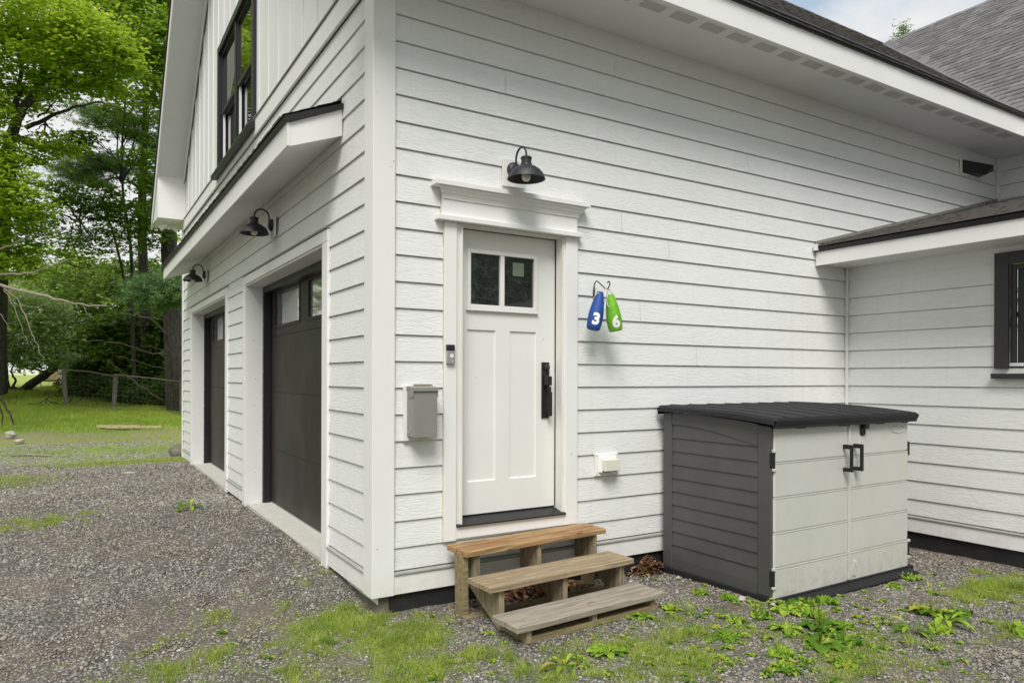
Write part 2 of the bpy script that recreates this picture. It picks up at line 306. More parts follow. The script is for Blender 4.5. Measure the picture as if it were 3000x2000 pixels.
# ---------------------------------------------------------------- ground
def sstep(a, b, x):
    t = np.clip((x-a)/(b-a), 0, 1); return t*t*(3-2*t)
def gz(x, y):
    x = np.asarray(x, float); y = np.asarray(y, float)
    z = -.14+.110*sstep(-.05, .95, y)*(1-sstep(.5, 1.5, x)) - .018*sstep(3.6, 5.2, x)*(1-sstep(-.2, .5, y))
    z = z+np.interp(y, [9.4, 12, 16, 20, 24, 27, 31, 50, 100, 400], [0, .03, .13, .24, .42, .80, .95, 1.45, 2.2, 3])
    z = z+.012*np.sin(1.7*x+.8*y)+.010*np.sin(2.9*y-1.3*x+1)
    z = z+.05*np.exp(-(((x+2.7)/1.1)**2+((y-14.3)/2.2)**2))
    z = z-.6*sstep(.02, .15, np.minimum(x-.12, 9.4-y))*(1-sstep(.02, .15, .02-y))*0
    return z
def grass_w(x, y):
    """0..1 how grassy the ground is near the building"""
    w = np.zeros_like(x, dtype=float)
    for cx, cy, sx, sy, a in [(-.20,-.02,.36,.30,1.2),(.02,-.40,.36,.30,1.2),(-.12,-.85,.40,.26,.9),(.28,-.85,.25,.2,.6),(-.42,.42,.22,.3,.3),(-.93,.45,.18,.22,.45),(-1.1,-.2,.5,.35,.5),(-.6,-.4,.4,.4,.5),
                              (.60,-1.28,.5,.28,.6),(1.15,-1.45,.45,.35,.75),(1.6,-1.2,.4,.3,.5),(2.3,-2.0,.7,.4,.6),(4.25,-1.75,.40,.22,1.1),(3.3,-2.3,.3,.2,.5),(-1.92,4.2,.35,.4,.5),(-2.5,7.6,.5,.6,.6),(1.9,-1.6,.7,.4,.38),
                              (.35,-.16,.22,.14,.4),(3.0,-2.0,.5,.3,.25),(-.05,.75,.12,.5,.3),(-1.5,-.4,.4,.3,.2)]:
        w = np.maximum(w, a*np.exp(-(((x-cx)/sx)**2+((y-cy)/sy)**2)))
    return w
def band_w(x, y):
    """grass bands across the far drive"""
    yy = y+.25*x
    w = 1.1*np.exp(-((yy-9.3)/.40)**2)*sstep(-3.2, -1.2, x)+1.0*np.exp(-((yy-11.1)/.7)**2)+.95*sstep(12.2, 13.2, yy)
    w = w*(1-.85*np.exp(-(((x+3.0)/1.3)**2+((y-14.2)/1.7)**2)))
    w = w*(1-.85*np.exp(-((y-14.4)/2.0)**2))
    return np.clip(w, 0, 1)
def axis(lo, hi, pts):
    return np.array(sorted(set(np.round(np.concatenate(pts), 4))))
xs = axis(0, 0, [np.arange(-8, 9.01, .12), np.array([-400,-250,-150,-90,-60,-40,-28,-20,-15,-12,-10,-9,10,11,13,16,20,28,40,60,90,150,250,400.])])
ys = axis(0, 0, [np.arange(-5, 12, .12), np.arange(12, 40, .5), np.array([-400,-250,-150,-90,-60,-40,-28,-20,-15,-11,-8,-6.5,-5.6,42,46,50,56,64,74,86,100,130,170,250,400.])])
X, Y = np.meshgrid(xs, ys, indexing='ij'); Z = gz(X, Y)
near = (np.abs(X) < 9) & (Y > -5) & (Y < 12)
Z = Z+np.where(near, rng.normal(0, .004, X.shape), 0)
V = np.stack([X, Y, Z], -1).reshape(-1, 3); ny = len(ys)
I, J = np.meshgrid(np.arange(len(xs)-1), np.arange(ny-1), indexing='ij'); q = (I*ny+J).ravel()
Q = np.stack([q, q+ny, q+ny+1, q+1], -1); cy = ys[J.ravel()]
def M_ground():
    n = N('gravel_and_dirt'); p = n.co()
    v = n.voro(p, 62, 'Color'); s = n.n('ShaderNodeSeparateColor'); n.l(v, s.inputs[0])
    c = n.ramp(s.outputs[0], [(0, (.07, .066, .06)), (.35, (.15, .147, .14)), (.65, (.20, .185, .16)), (.85, (.25, .215, .165)), (1, (.42, .41, .39))])
    d = n.voro(p, 62); c = n.mix(n.ramp(d, [(.25, 0), (.6, .8)]), c, (.05, .045, .037))
    dirt = n.noise(p, 1.1, 6, .6); c = n.mix(n.ramp(dirt, [(.45, 0), (.68, .6)]), c, (.16, .125, .088))
    at = n.n('ShaderNodeAttribute'); at.attribute_name = 'moss'
    mf = n.math('MULTIPLY', n.ramp(at.outputs['Fac'], [(.2, 0), (.85, 1)]), n.ramp(n.noise(p, 13, 5, .65), [(.38, 0), (.55, 1)]))
    c = n.mix(n.math('MULTIPLY', mf, .9), c, n.ramp(n.noise(p, 70, 4, .7), [(.3, (.08, .12, .02)), (.55, (.19, .26, .035)), (.75, (.30, .30, .10))]))
    n.col(c); n.set(Roughness=.9); n.bump(n.math('SUBTRACT', 1, d), .8, .012); return n.m
def M_lawn():
    n = N('lawn_soil_and_grass'); p = n.co(); g = n.noise(p, 60, 5, .7); c = n.ramp(g, [(.3, (.08, .13, .016)), (.5, (.18, .28, .03)), (.7, (.30, .40, .06))])
    sp = n.n('ShaderNodeSeparateXYZ'); n.l(p, sp.inputs[0]); yy = n.math('ADD', sp.outputs[1], n.math('MULTIPLY', n.noise(p, 1.2, 4), 3.2))
    br = n.ramp(n.math('DIVIDE', n.math('SUBTRACT', yy, 10), 12), [(.33, .0), (.40, .85), (.56, .8), (.68, 0)])
    br = n.math('MULTIPLY', br, n.ramp(n.noise(p, 2.3, 5, .6), [(.36, .1), (.56, 1)]))
    c = n.mix(br, c, (.28, .22, .14))
    gv = n.voro(p, 40, 'Color'); s = n.n('ShaderNodeSeparateColor'); n.l(gv, s.inputs[0]); gc = n.ramp(s.outputs[0], [(0, (.12, .118, .11)), (.7, (.26, .255, .24)), (1, (.42, .42, .40))])
    nearg = n.ramp(n.math('DIVIDE', n.math('SUBTRACT', n.math('ADD', yy, n.math('MULTIPLY', sp.outputs[0], .25)), 10), 6), [(.02, .9), (.30, .15), (.36, .8), (.55, .0)])
    c = n.mix(nearg, c, gc)
    far = n.ramp(n.math('DIVIDE', sp.outputs[1], 60), [(.48, 0), (.55, 1)]); c = n.mix(far, c, (.32, .40, .09))
    n.col(c); n.set(Roughness=.9); n.bump(g, .6, .03); return n.m
LAWN_Y = 9.6
# the ground under the building is left out (the foundation stands there)
mid = V[Q].mean(1); under = (mid[:, 0] > .3) & (mid[:, 0] < 15) & (mid[:, 1] > .3) & (mid[:, 1] < 9.2)
gm = (cy < LAWN_Y) & ~under; lm = (cy >= LAWN_Y) & ~under
g1 = kind(fast('ground', V, Q[gm], M_ground(), smooth=True), 'structure')
mo = g1.data.attributes.new('moss', 'FLOAT', 'POINT'); mo.data.foreach_set('value', np.clip(grass_w(V[:, 0], V[:, 1])*1.1+np.where(V[:, 1] > 7, band_w(V[:, 0], V[:, 1]), 0), 0, 1).astype(np.float32))
g2 = kind(fast('lawn', V, Q[lm], M_lawn(), smooth=True), 'structure')

# real stones on the gravel
def rots(n):
    q = rng.normal(size=(n, 4)); q /= np.linalg.norm(q, axis=1)[:, None]; w, x, y, z = q.T
    return np.stack([1-2*(y*y+z*z), 2*(x*y-z*w), 2*(x*z+y*w), 2*(x*y+z*w), 1-2*(x*x+z*z), 2*(y*z-x*w), 2*(x*z-y*w), 2*(y*z+x*w), 1-2*(x*x+y*y)], -1).reshape(n, 3, 3)
def yawrot(n, tilt=.35):
    a = rng.uniform(0, 2*np.pi, n); c, s = np.cos(a), np.sin(a); M = np.zeros((n, 3, 3)); M[:, 0, 0] = c; M[:, 0, 1] = -s; M[:, 1, 0] = s; M[:, 1, 1] = c; M[:, 2, 2] = 1
    t = rng.normal(0, tilt, n); ct, st = np.cos(t), np.sin(t); T = np.zeros((n, 3, 3)); T[:, 0, 0] = 1; T[:, 1, 1] = ct; T[:, 1, 2] = -st; T[:, 2, 1] = st; T[:, 2, 2] = ct
    b = rng.uniform(0, 2*np.pi, n); c, s = np.cos(b), np.sin(b); M2 = np.zeros((n, 3, 3)); M2[:, 0, 0] = c; M2[:, 0, 1] = -s; M2[:, 1, 0] = s; M2[:, 1, 1] = c; M2[:, 2, 2] = 1
    return M @ T @ M2
CUBE = np.array([(-1,-1,-1),(1,-1,-1),(1,1,-1),(-1,1,-1),(-1,-1,1),(1,-1,1),(1,1,1),(-1,1,1)], float)
CF = np.array([(0,3,2,1),(4,5,6,7),(0,1,5,4),(1,2,6,5),(2,3,7,6),(3,0,4,7)])
def stones(P, S, flat=.4):
    n = len(P); base = CUBE[None]*(1+rng.uniform(-.38, .25, (n, 8, 3))); base[:, 4:, :2] *= .72; base[:, :, 2] *= flat
    v = np.einsum('nij,nkj->nki', yawrot(n), base*S[:, None, None])+P[:, None, :]
    f = CF[None]+8*np.arange(n)[:, None, None]; return v.reshape(-1, 3), f.reshape(-1, 4)
def in_house(x, y, m=.0): return ((x > -m) & (y > -m) & (y < 9.65+m)) | ((x > 5.06) & (y > -4) & (y < 1))
def in_shed(x, y): return (x > 2.5) & (x < 4.28) & (y > -1.15) & (y < 0)
def scatter(n, x0, x1, y0, y1):
    return rng.uniform(x0, x1, n), rng.uniform(y0, y1, n)
def view_ok(x, y, m=.2):
    dx = x+1.6689; dy = y+4.4409; dep = dx*F.x+dy*F.y; la = dx*RR.x+dy*RR.y
    return (dep > 2.6) & (np.abs(la) < dep*.74+m), dep
PS = []; SS = []
for n, x0, x1, y0, y1, s0, s1, d0, d1 in [(190000, -2.8, 5.0, -3.2, 2.3, .0036, .0098, 2.6, 5.4), (140000, -3.2, 5.2, -3, 5.6, .005, .013, 5.4, 8), (40000, -3.6, .3, 2, 9.8, .008, .018, 8, 14.5)]:
    x, y = scatter(n, x0, x1, y0, y1); ok, dep = view_ok(x, y); ok &= (dep >= d0) & (dep < d1) & ~in_house(x, y) & ~in_shed(x, y)
    ok &= rng.uniform(size=n) > grass_w(x, y)*.75
    x, y = x[ok], y[ok]; s = s0+(s1-s0)*rng.uniform(size=len(x))**2.2; PS.append(np.stack([x, y, gz(x, y)+s*.15], -1)); SS.append(s)
x, y = scatter(420, -2.6, 4.9, -2.6, 3); ok, dep = view_ok(x, y); ok &= ~in_house(x, y) & ~in_shed(x, y); s = rng.uniform(.014, .021, ok.sum()); PS.append(np.stack([x[ok], y[ok], gz(x[ok], y[ok])+.002], -1)); SS.append(s)
x, y = scatter(9000, -4, .2, 9.6, 13); ok, dep = view_ok(x, y); ok &= rng.uniform(size=9000) > band_w(x, y); s = rng.uniform(.008, .02, ok.sum()); PS.append(np.stack([x[ok], y[ok], gz(x[ok], y[ok])], -1)); SS.append(s)
v, f = stones(np.concatenate(PS), np.concatenate(SS)); kind(fast('gravel', v, f, m_stone), 'stuff')

def blades(x, y, z, h, w, lean=.5):
    n = len(x); a = rng.uniform(0, 2*np.pi, n); la = a+rng.normal(0, .8, n); d = np.stack([np.cos(la), np.sin(la)], -1)*(h*np.abs(rng.normal(0, lean, n)))[:, None]
    s = np.stack([-np.sin(a), np.cos(a)], -1)*(w/2)[:, None]; b = np.stack([x, y], -1)
    V = np.zeros((n, 5, 3)); V[:, 0, :2] = b-s; V[:, 1, :2] = b+s; V[:, 2, :2] = b-s*.8+d*.35; V[:, 3, :2] = b+s*.8+d*.35; V[:, 4, :2] = b+d
    V[:, 0, 2] = z-.004; V[:, 1, 2] = z-.004; V[:, 2, 2] = z+h*.55; V[:, 3, 2] = z+h*.55; V[:, 4, 2] = z+h*(1-.25*rng.uniform(size=n))
    Fc = np.array([(0,1,3),(0,3,2),(2,3,4)])[None]+5*np.arange(n)[:, None, None]; return V.reshape(-1, 3), Fc.reshape(-1, 3)
_lat = np.random.default_rng(77).uniform(size=(256, 256))
def vnoise(x, y):
    xi = np.floor(x).astype(int); yi = np.floor(y).astype(int); fx = x-xi; fy = y-yi; fx = fx*fx*(3-2*fx); fy = fy*fy*(3-2*fy); g = lambda i, j: _lat[i & 255, j & 255]
    return (g(xi, yi)*(1-fx)+g(xi+1, yi)*fx)*(1-fy)+(g(xi, yi+1)*(1-fx)+g(xi+1, yi+1)*fx)*fy
def clump_noise(x, y, k=1.0):
    s = 3.2*k; return (vnoise(x*s+7, y*s)*.4+vnoise(x*s*2.3, y*s*2.3+31)*.3+vnoise(x*s*5.1+11, y*s*5.1)*.2+vnoise(x*s*11, y*s*11+5)*.1)
VV = []; FF = []; off = 0
def addb(v, f):
    global off
    VV.append(v); FF.append(f+off); off += len(v)
x, y = scatter(1500000, -2.4, 5, -2.9, 5.5); ok, dep = view_ok(x, y); w = grass_w(x, y); cn = clump_noise(x, y, 2.2); w = np.clip((w+(cn-.5)*2.4-.22)*1.7, 0, 1)*(w > .02)+.012*(cn > .55)
ok &= (rng.uniform(size=len(x)) < w**1.25*1.0) & ~in_house(x, y) & ~in_shed(x, y); x, y = x[ok], y[ok]; dens = grass_w(x, y)
h = (.007+.015*dens+.022*(vnoise(x*9, y*9) > .72))*(.4+1.2*rng.uniform(size=len(x))**1.5); addb(*blades(x, y, gz(x, y)+.004, h, np.full(len(x), .0032), 1.0))
x, y = scatter(60000, -4.2, .2, 6.5, 9.65); ok, dep = view_ok(x, y, .5); ok &= (rng.uniform(size=len(x)) < np.maximum(1.3*band_w(x, y)*(clump_noise(x, y, .9) > .36), grass_w(x, y))) & ~in_house(x, y)
x, y = x[ok], y[ok]; addb(*blades(x, y, gz(x, y), rng.uniform(.02, .05, len(x)), np.full(len(x), .006), .6))
kind(fast('grass', np.concatenate(VV), np.concatenate(FF), m_grass), 'stuff')
VV = []; FF = []; off = 0
x, y = scatter(150000, -5.5, 3, 9.6, 30); ok, dep = view_ok(x, y, 1.0); p = band_w(x, y)*np.clip(clump_noise(x, y, .6)*3-.9, 0, 1); p = np.where(y > 17, 1, p)
ok &= rng.uniform(size=len(x)) < p*(y < 9.65*3.2); ok &= ~in_house(x, y); x, y = x[ok], y[ok]
h = np.interp(y, [9.6, 13, 17, 20, 30], [.05, .05, .10, .15, .20])*rng.uniform(.5, 1.2, len(x)); addb(*blades(x, y, gz(x, y), h, np.interp(y, [9.6, 20, 30], [.007, .014, .02]), .6))
kind(fast('lawn_grass', np.concatenate(VV), np.concatenate(FF), m_lawn), 'stuff')

# ---------------------------------------------------------------- the house
H = thing('house', 'white lap sided house with two dark garage doors, a side door and grey shingle roofs', 'house', (0, 0, 0))
def laps(mb, frame, u0, u1, z_lo, z_hi, holes=(), joints=(), seed=1):
    """lap siding; frame(u, n, z) -> xyz with n pointing out"""
    k0 = math.floor((z_lo-Z0)/E0)-1; k = k0
    while Z0+E0*k < z_hi:
        a = Z0+E0*k; b = a+E0; a_ = max(a, z_lo); b_ = min(b, z_hi)
        if b_ > a_+.002:
            cuts = sorted({a_, b_} | {h for H_ in holes for h in H_[2:4] if a_ < h < b_})
            for c, d in zip(cuts, cuts[1:]):
                segs = [(u0, u1)]
                for h0, h1, hz0, hz1 in holes:
                    if hz0 < d-1e-4 and hz1 > c+1e-4:
                        segs = [s for t in segs for s in ((t[0], min(t[1], h0)), (max(t[0], h1), t[1])) if s[1] > s[0]+.001]
                for kk, uj in joints:
                    if kk == k: segs = [s for t in segs for s in (((t[0], uj-.0012), (uj+.0012, t[1])) if t[0] < uj < t[1] else (t,))]
                for s0, s1 in segs:
                    n0 = -.012*(c-a)/E0; n1 = -.012*(d-a)/E0
                    if d == b and d-c > .02:
                        e = d-.009; n2 = -.012*(e-a)/E0
                        vs = [frame(s0, n0, c), frame(s1, n0, c), frame(s1, n2, e), frame(s0, n2, e), frame(s0, -.024, d), frame(s1, -.024, d)]; fs = [(0, 1, 2, 3), (3, 2, 5, 4)]
                    else: vs = [frame(s0, n0, c), frame(s1, n0, c), frame(s1, n1, d), frame(s0, n1, d)]; fs = [(0, 1, 2, 3)]
                    if c == a_: k_ = len(vs); vs += [frame(s0, n0-.026, c), frame(s1, n0-.026, c)]; fs.append((k_, k_+1, 1, 0))
                    mb.add(vs, fs)
        k += 1
    return mb
fA = lambda u, n, z: (u, -n, z)
fB = lambda u, n, z: (-n, u, z)
def back(mb, frame, u0, u1, z0, z1, holes, n=-.034):
    """sheathing behind the laps so that joints are closed"""
    us = sorted({u0, u1} | {h for H_ in holes for h in H_[:2]}); zs = sorted({z0, z1} | {h for H_ in holes for h in H_[2:]})
    for a, b in zip(us, us[1:]):
        for c, d in zip(zs, zs[1:]):
            m, q_ = (a+b)/2, (c+d)/2
            if any(h[0] < m < h[1] and h[2] < q_ < h[3] for h in holes): continue
            mb.add([frame(a, n, c), frame(b, n, c), frame(b, n, d), frame(a, n, d)], [(0, 1, 2, 3)])
YW = -6.5; XC = 5.095; XD = 8.22; YF = 9.617; OV = .575; PITCH = 10/12; ZE = 4.20; ZR0 = 4.43
def roofA(y): return ZR0+PITCH*(y+OV)
doorH = (.60, 1.535, .32, 2.53)
mb = MB(); laps(mb, fA, .11, XD, .159, ZE, [doorH], [(13, 2.10), (3, 2.80), (7, 2.95), (18, 1.0), (17, 3.6), (20, 2.02), (10, 3.9), (9, 2.3), (15, 5.6), (12, 2.62), (19, 4.4)]); back(mb, fA, .0, XD, 0, ZE, [doorH])
obj('side_wall', mb, m_sid, H)
G1 = (1.107, 4.05, -.05, 2.49); G2 = (5.32, 8.40, -.05, 2.49)
mb = MB(); laps(mb, fB, .11, YF-.1, .159, 4.03, [G1, G2], [(15, 2.2), (17, 5.0), (20, 3.4)]); back(mb, fB, .0, YF, 0, 4.1, [G1, G2])
obj('garage_wall', mb, m_sid, H)
# gable: flat panels, battens, frieze
GW = (3.66, 5.75, 4.19, 5.76)
mb = MB(); N_ = -.004
def gzr(y): return roofA(y if y < 4.808 else 9.617-y)-.30
pan = MB(); ycuts = sorted({0.0, YF, GW[0], GW[1], 4.808})
for a, b in zip(ycuts, ycuts[1:]):
    if a >= GW[0] and b <= GW[1]:
        pan.add([(-N_, a, 4.2), (-N_, b, 4.2), (-N_, b, GW[2]), (-N_, a, GW[2])], [(0, 1, 2, 3)]); pan.add([(-N_, a, GW[3]), (-N_, b, GW[3]), (-N_, b, gzr(b)+.1), (-N_, a, gzr(a)+.1)], [(0, 1, 2, 3)])
    else: pan.add([(-N_, a, 4.2), (-N_, b, 4.2), (-N_, b, gzr(b)+.1), (-N_, a, gzr(a)+.1)], [(0, 1, 2, 3)])
obj('gable_panel', pan, m_gable, H)
bt = MB(); y = .892-.42
while y < YF-.05:
    zt = gzr(y)
    zb = 4.21
    if GW[0]-.08 < y < GW[1]+.08: zb = GW[3]+.02
    if zt > zb+.05:
        bt.box(-.010, .003, y-.022, y+.022, zb, zt+.03)
    y += .4205
obj('battens', bt, m_gable, H, bevel=.002)
# frieze under the rake, standing off on the battens
for s in (0, 1):
    fr = MB(); yy = (lambda t: t) if s == 0 else (lambda t: YF-t)
    p = [(yy(-.1), gzr(-.1)-.05), (yy(4.8085), gzr(4.8)-.05), (yy(4.8085), gzr(4.8)+.14), (yy(-.1), gzr(-.1)+.14)]; fr.prism(p, 'x', -.045, -.021); obj('rake_frieze', fr, m_trim, H, bevel=.002)
obj('band_board', MB().box(-.022, .0, -.004, YF+.002, 4.035, 4.205), m_trim, H, bevel=.003)
obj('band_flashing', MB().box(-.034, .0, -.012, YF+.01, 4.209, 4.222), m_grey, H)
# corner boards
obj('corner_board', MB().prism([(-.014, -.014), (.142, -.014), (.142, .0), (0, 0), (0, .149), (-.014, .149)], 'z', -.002, ZE), m_trim, H, bevel=.003)
obj('corner_board', MB().prism([(-.014, YF-.13), (0, YF-.13), (0, YF), (.14, YF), (.14, YF+.014), (-.014, YF+.014)], 'z', -.04, ZE), m_trim, H, bevel=.003)
# skirt boards and drip strips
def skirt_A(x0, x1):
    return MB().box(x0, x1, -.006, .02, .0, .125)
for a, b in ((.1425, .575), (.575, 3.05), (3.052, XC)): obj('skirt_board', skirt_A(a, b), m_trim, H, bevel=.0015)
obj('drip_strip', MB().prism([(-.016, .130), (-.016, .140), (.01, .150), (.01, .128)], 'x', .1425, XC-.02), m_drip, H)
for a, b in ((.1495, .966), (4.246, 5.2), (8.50, 9.486)):
    obj('skirt_board', MB().box(-.006, .02, a, b, .0, .125), m_trim, H, bevel=.0015); obj('drip_strip', MB().prism([(-.016, .130), (-.016, .140), (.01, .150), (.01, .128)], 'y', a, b), m_drip, H)
# foundation
fo = MB(); fo.box(.12, XC+.03, .022, .25, -.45, .0); obj('foundation', fo, m_found, H)
obj('foundation', MB().box(.045, .12, .030, .6, -.45, -.004), m_rock, H)
obj('foundation', MB().box(.04, .25, .6, 9.59, -.45, -.003), m_conc, H)
# eave of the main roof
obj('soffit', MB().box(-.44, XD+.06, -OV+.005, .06, ZE, ZE+.02), m_soff, H)
obj('fascia', MB().box(-.45, 7.62, -OV-.02, -OV+.004, ZE-.012, 4.388), m_trim, H, bevel=.002)
obj('drip_edge', MB().prism([(-OV-.02, 4.389), (-OV-.036, 4.392), (-OV-.055, 4.43), (-OV-.035, 4.452), (-OV+.02, 4.46), (-OV+.02, 4.389)], 'x', -.47, 7.56), m_black, H)
for k in range(-5, 19):
    x0 = 1.88+.3125*k
    if x0 < .1 or x0 > 7.4: continue
    v = MB(); 
    for j in range(11): v.box(x0, x0+.212, -.43-.0088*j, -.43-.0088*j-.0056, ZE-.003, ZE+.001)
    v.box(x0, x0+.212, -.425, -.521, ZE-.0015, ZE+.002)
    obj('soffit_vent', v, m_vent, H)
# rake overhang of the gable (x -.44 .. 0) and boxed return
def raked(name, y0, y1, dz0, dz1, x0, x1, m, flip=False, bev=0):
    """strip that follows the roof slope, offsets measured down from the roof surface"""
    f = (lambda t: YF-t) if flip else (lambda t: t)
    obj(name, MB().prism([(f(y0), roofA(y0)-dz1), (f(y1), roofA(y1)-dz1), (f(y1), roofA(y1)-dz0), (f(y0), roofA(y0)-dz0)], 'x', x0, x1), m, H, bevel=bev)
for fl in (False, True):
    raked('rake_soffit', -OV, 4.8085, .235, .255, -.44, .0, m_soff, fl)
    raked('rake_fascia', -OV-.02, 4.8085, .045, .275, -.462, -.4405, m_trim, fl, .002)
    raked('drip_edge', -OV-.05, 4.8085, .0, .045, -.485, -.44, m_black, fl)
obj('eave_return', MB().prism([(9.30, ZE-.002), (10.19, ZE-.002), (10.19, 4.36), (9.75, 4.60), (9.30, 4.95)], 'x', -.44, -.0045), m_trim, H, bevel=.003)
obj('soffit', MB().box(-.44, 14, YF, YF+OV, ZE, ZE+.02), m_soff, H)
obj('fascia', MB().box(-.44, 14, YF+OV, YF+OV+.02, ZE-.01, 4.39), m_trim, H)
# ---- shingles
def shingles(name, O, e, s, a_of, b_of, length, mat, parent=H, ex=.143, seed=3, tabs=True, w=.33, edge=None, tw_=(.07, .24)):
    r = np.random.default_rng(seed); O, e, s = map(np.array, (O, e, s)); n = np.cross(e, s); n = n/np.linalg.norm(n)
    if n[2] < 0: n = -n
    VV = []; FF = []; c = 0
    def piece(u0, u1, s0, s1, h0, h1):
        nonlocal c
        j = r.normal(0, .0012); P = lambda u, t, h: O+e*u+s*t+n*h
        VV.extend([P(u0, s0, h0+j), P(u1, s0, h0+j), P(u1, s1, h1), P(u0, s1, h1), P(u0, s0, -.004), P(u1, s0, -.004)])
        FF.extend([(c, c+1, c+2, c+3), (c+4, c+5, c+1, c)]); c += 6
    k = 0
    while k*ex < length:
        t = k*ex; a, b = a_of(t), b_of(t)
        if b > a+.02:
            u = a-r.uniform(0, w)
            while u < b:
                u1 = u+w; piece(max(u, a), min(u1, b), t-.004+r.normal(0, .0012), min(t+ex+.01, length), .006, .001)if min(u1, b) > max(u, a)+.01 else None; u = u1
            if tabs:
                u = a+r.uniform(0, .2)
                while u < b-.05:
                    tw = r.uniform(*tw_); 
                    if u+tw < b: piece(u, u+tw, t-.005+r.normal(0, .0005), min(t+ex*.96, length), .0095, .004)
                    u += tw+r.uniform(.04, .16)
        k += 1
    o = fast(name, np.array(VV), np.array(FF), mat, parent); o.data.materials.append(edge or m_shedge1); mi = np.zeros(len(FF), dtype=np.int32); mi[1::2] = 1; o.data.polygons.foreach_set('material_index', mi); return o
cs = math.cos(math.atan(PITCH)); sn = math.sin(math.atan(PITCH)); LEN = (4.8085+OV+.05)/cs
def slab(name, pts, m):
    obj(name, MB().add(pts, [tuple(range(len(pts)))]), m, H)
# main roof, near slope, up to the valley with the wing roof
EAVX = XD-OV
YR = 12.0-EAVX-OV  # y where the wing ridge meets the main slope
def bA(t):
    y = -OV-.05+t*cs
    return (EAVX+(y+OV)+.03 if y < YR else 16.0)+.485
mr = shingles('main_roof', (-.485, -OV-.05, ZR0+.015-PITCH*.05), (1, 0, 0), (0, cs, sn), lambda t: 0, bA, LEN, m_sh1, seed=4)
obj('roof_deck', MB().add([(-.46, -OV-.04, 4.40), (EAVX, -OV-.04, 4.40), (12, YR, roofA(YR)-.03), (16, YR, roofA(YR)-.03), (16, 4.81, roofA(4.81)-.03), (-.46, 4.81, roofA(4.81)-.03)], [(0, 1, 2, 3, 4, 5)]), m_black, H)
obj('roof_deck', MB().add([(-.46, YF+OV+.04, 4.40), (16, YF+OV+.04, 4.40), (16, 4.81, roofA(4.81)-.02), (-.46, 4.81, roofA(4.81)-.02)], [(0, 1, 2, 3)]), m_sh1, H)
rc = MB(); 
for k in range(40): x = -.485+.42*k; rc.prism([(4.66, roofA(4.66)+.02), (4.8085, roofA(4.8085)+.035+.004*(k % 2)), (4.957, roofA(4.66)+.02), (4.957, roofA(4.66)+.012), (4.8085, roofA(4.8085)+.02), (4.66, roofA(4.66)+.012)], 'x', x, x+.425)
obj('ridge_cap', rc, m_sh1, H)
# wing roof (slope faces the drive), eave runs towards the camera side
def aW(t): return 0
def bW(t):
    x = EAVX-.05+t*cs; return -YW+(-OV+(x-EAVX))-.03
wr = shingles('wing_roof', (EAVX-.05, YW, ZR0+.015-PITCH*.05), (0, 1, 0), (cs, 0, sn), aW, bW, (12-EAVX+.05)/cs, m_sh2, seed=9, w=.34, edge=m_shedge, tw_=(.14, .34))
va = np.array((EAVX, -OV, ZR0+.02)); vb = np.array((12., YR, roofA(YR)+.02)); wl = lambda p, dx: (p[0]+dx*.6, p[1]-dx*.6, p[2]+dx*.6*PITCH)
obj('valley', MB().add([tuple(va), tuple(vb), wl(vb, .16), wl(va, .16)], [(0, 1, 2, 3)]), m_sh2, H)
obj('roof_deck', MB().add([(EAVX-.04, YW, 4.40), (EAVX-.04, -OV, 4.40), (12, YR, roofA(YR)-.03), (12, YW, roofA(YR)-.03)], [(0, 1, 2, 3)]), m_sh2, H)
obj('roof_deck', MB().add([(12, YW, roofA(YR)-.02), (12, YR, roofA(YR)-.02), (16.36, YR, 4.4), (16.36, YW, 4.4)], [(0, 1, 2, 3)]), m_sh2, H)
zr = ZR0+PITCH*(12-EAVX)
rc = MB()
for k in range(25): y = YW+.42*k; rc.prism([(11.86, zr-.105), (12.0, zr+.03+.005*(k % 2)), (12.14, zr-.105), (12.14, zr-.12), (12, zr+.012), (11.86, zr-.12)], 'y', y, min(y+.425, YR+.05))
obj('ridge_cap', rc, m_sh2, H)
obj('soffit', MB().box(EAVX+.005, XD+.06, YW, -OV+.004, ZE+.001, ZE+.021), m_soff, H)
obj('fascia', MB().box(EAVX-.02, EAVX+.004, YW, -OV-.022, ZE-.012, 4.388), m_trim, H)
# upper wing wall and its end
mb = MB(); fD = lambda u, n, z: (XD-n, u, z); laps(mb, fD, YW, -.004, 3.3, ZE, seed=5); back(mb, fD, YW, 0, 3.2, ZE, []); obj('upper_wall', mb, m_sid, H)
obj('frieze_board', MB().box(XD-.024, XD-.001, YW, -.32, 4.115, ZE-.001), m_trim, H, bevel=.002)
obj('corner_trim', MB().box(XD-.03, XD-.002, -.03, -.001, 3.5, ZE-.001), m_trim, H)
# ---- low front room: wall, soffit, fascia, roof
WC = (-2.35, -1.50, 1.58, 2.43)
mb = MB(); fC = lambda u, n, z: (XC-n, u, z); laps(mb, fC, YW, -.004, .159, 2.575, [(WC[0], WC[1], WC[2], WC[3])], [(0, -1.77), (3, -2.9)]); back(mb, fC, YW, 0, 0, 2.575, [WC]); obj('front_room_wall', mb, m_sid, H)
obj('corner_trim', MB().box(XC-.026, XC-.001, -.026, -.0015, .16, 2.57), m_trim, H, bevel=.003)
obj('skirt_board', MB().box(XC-.006, XC+.02, -.925, -.001, 0, .125), m_trim, H, bevel=.0015); obj('skirt_board', MB().box(XC-.006, XC+.02, YW, -.927, 0, .125), m_trim, H, bevel=.0015)
obj('drip_strip', MB().prism([(XC-.016, .130), (XC-.016, .140), (XC+.01, .150), (XC+.01, .128)], 'y', YW, -.001), m_drip, H)
obj('foundation', MB().box(XC+.022, XC+.3, YW, .03, -.5, -.001), m_found, H)
obj('soffit', MB().box(4.605, XC+.05, YW, -.0015, 2.571, 2.59), m_soff, H)
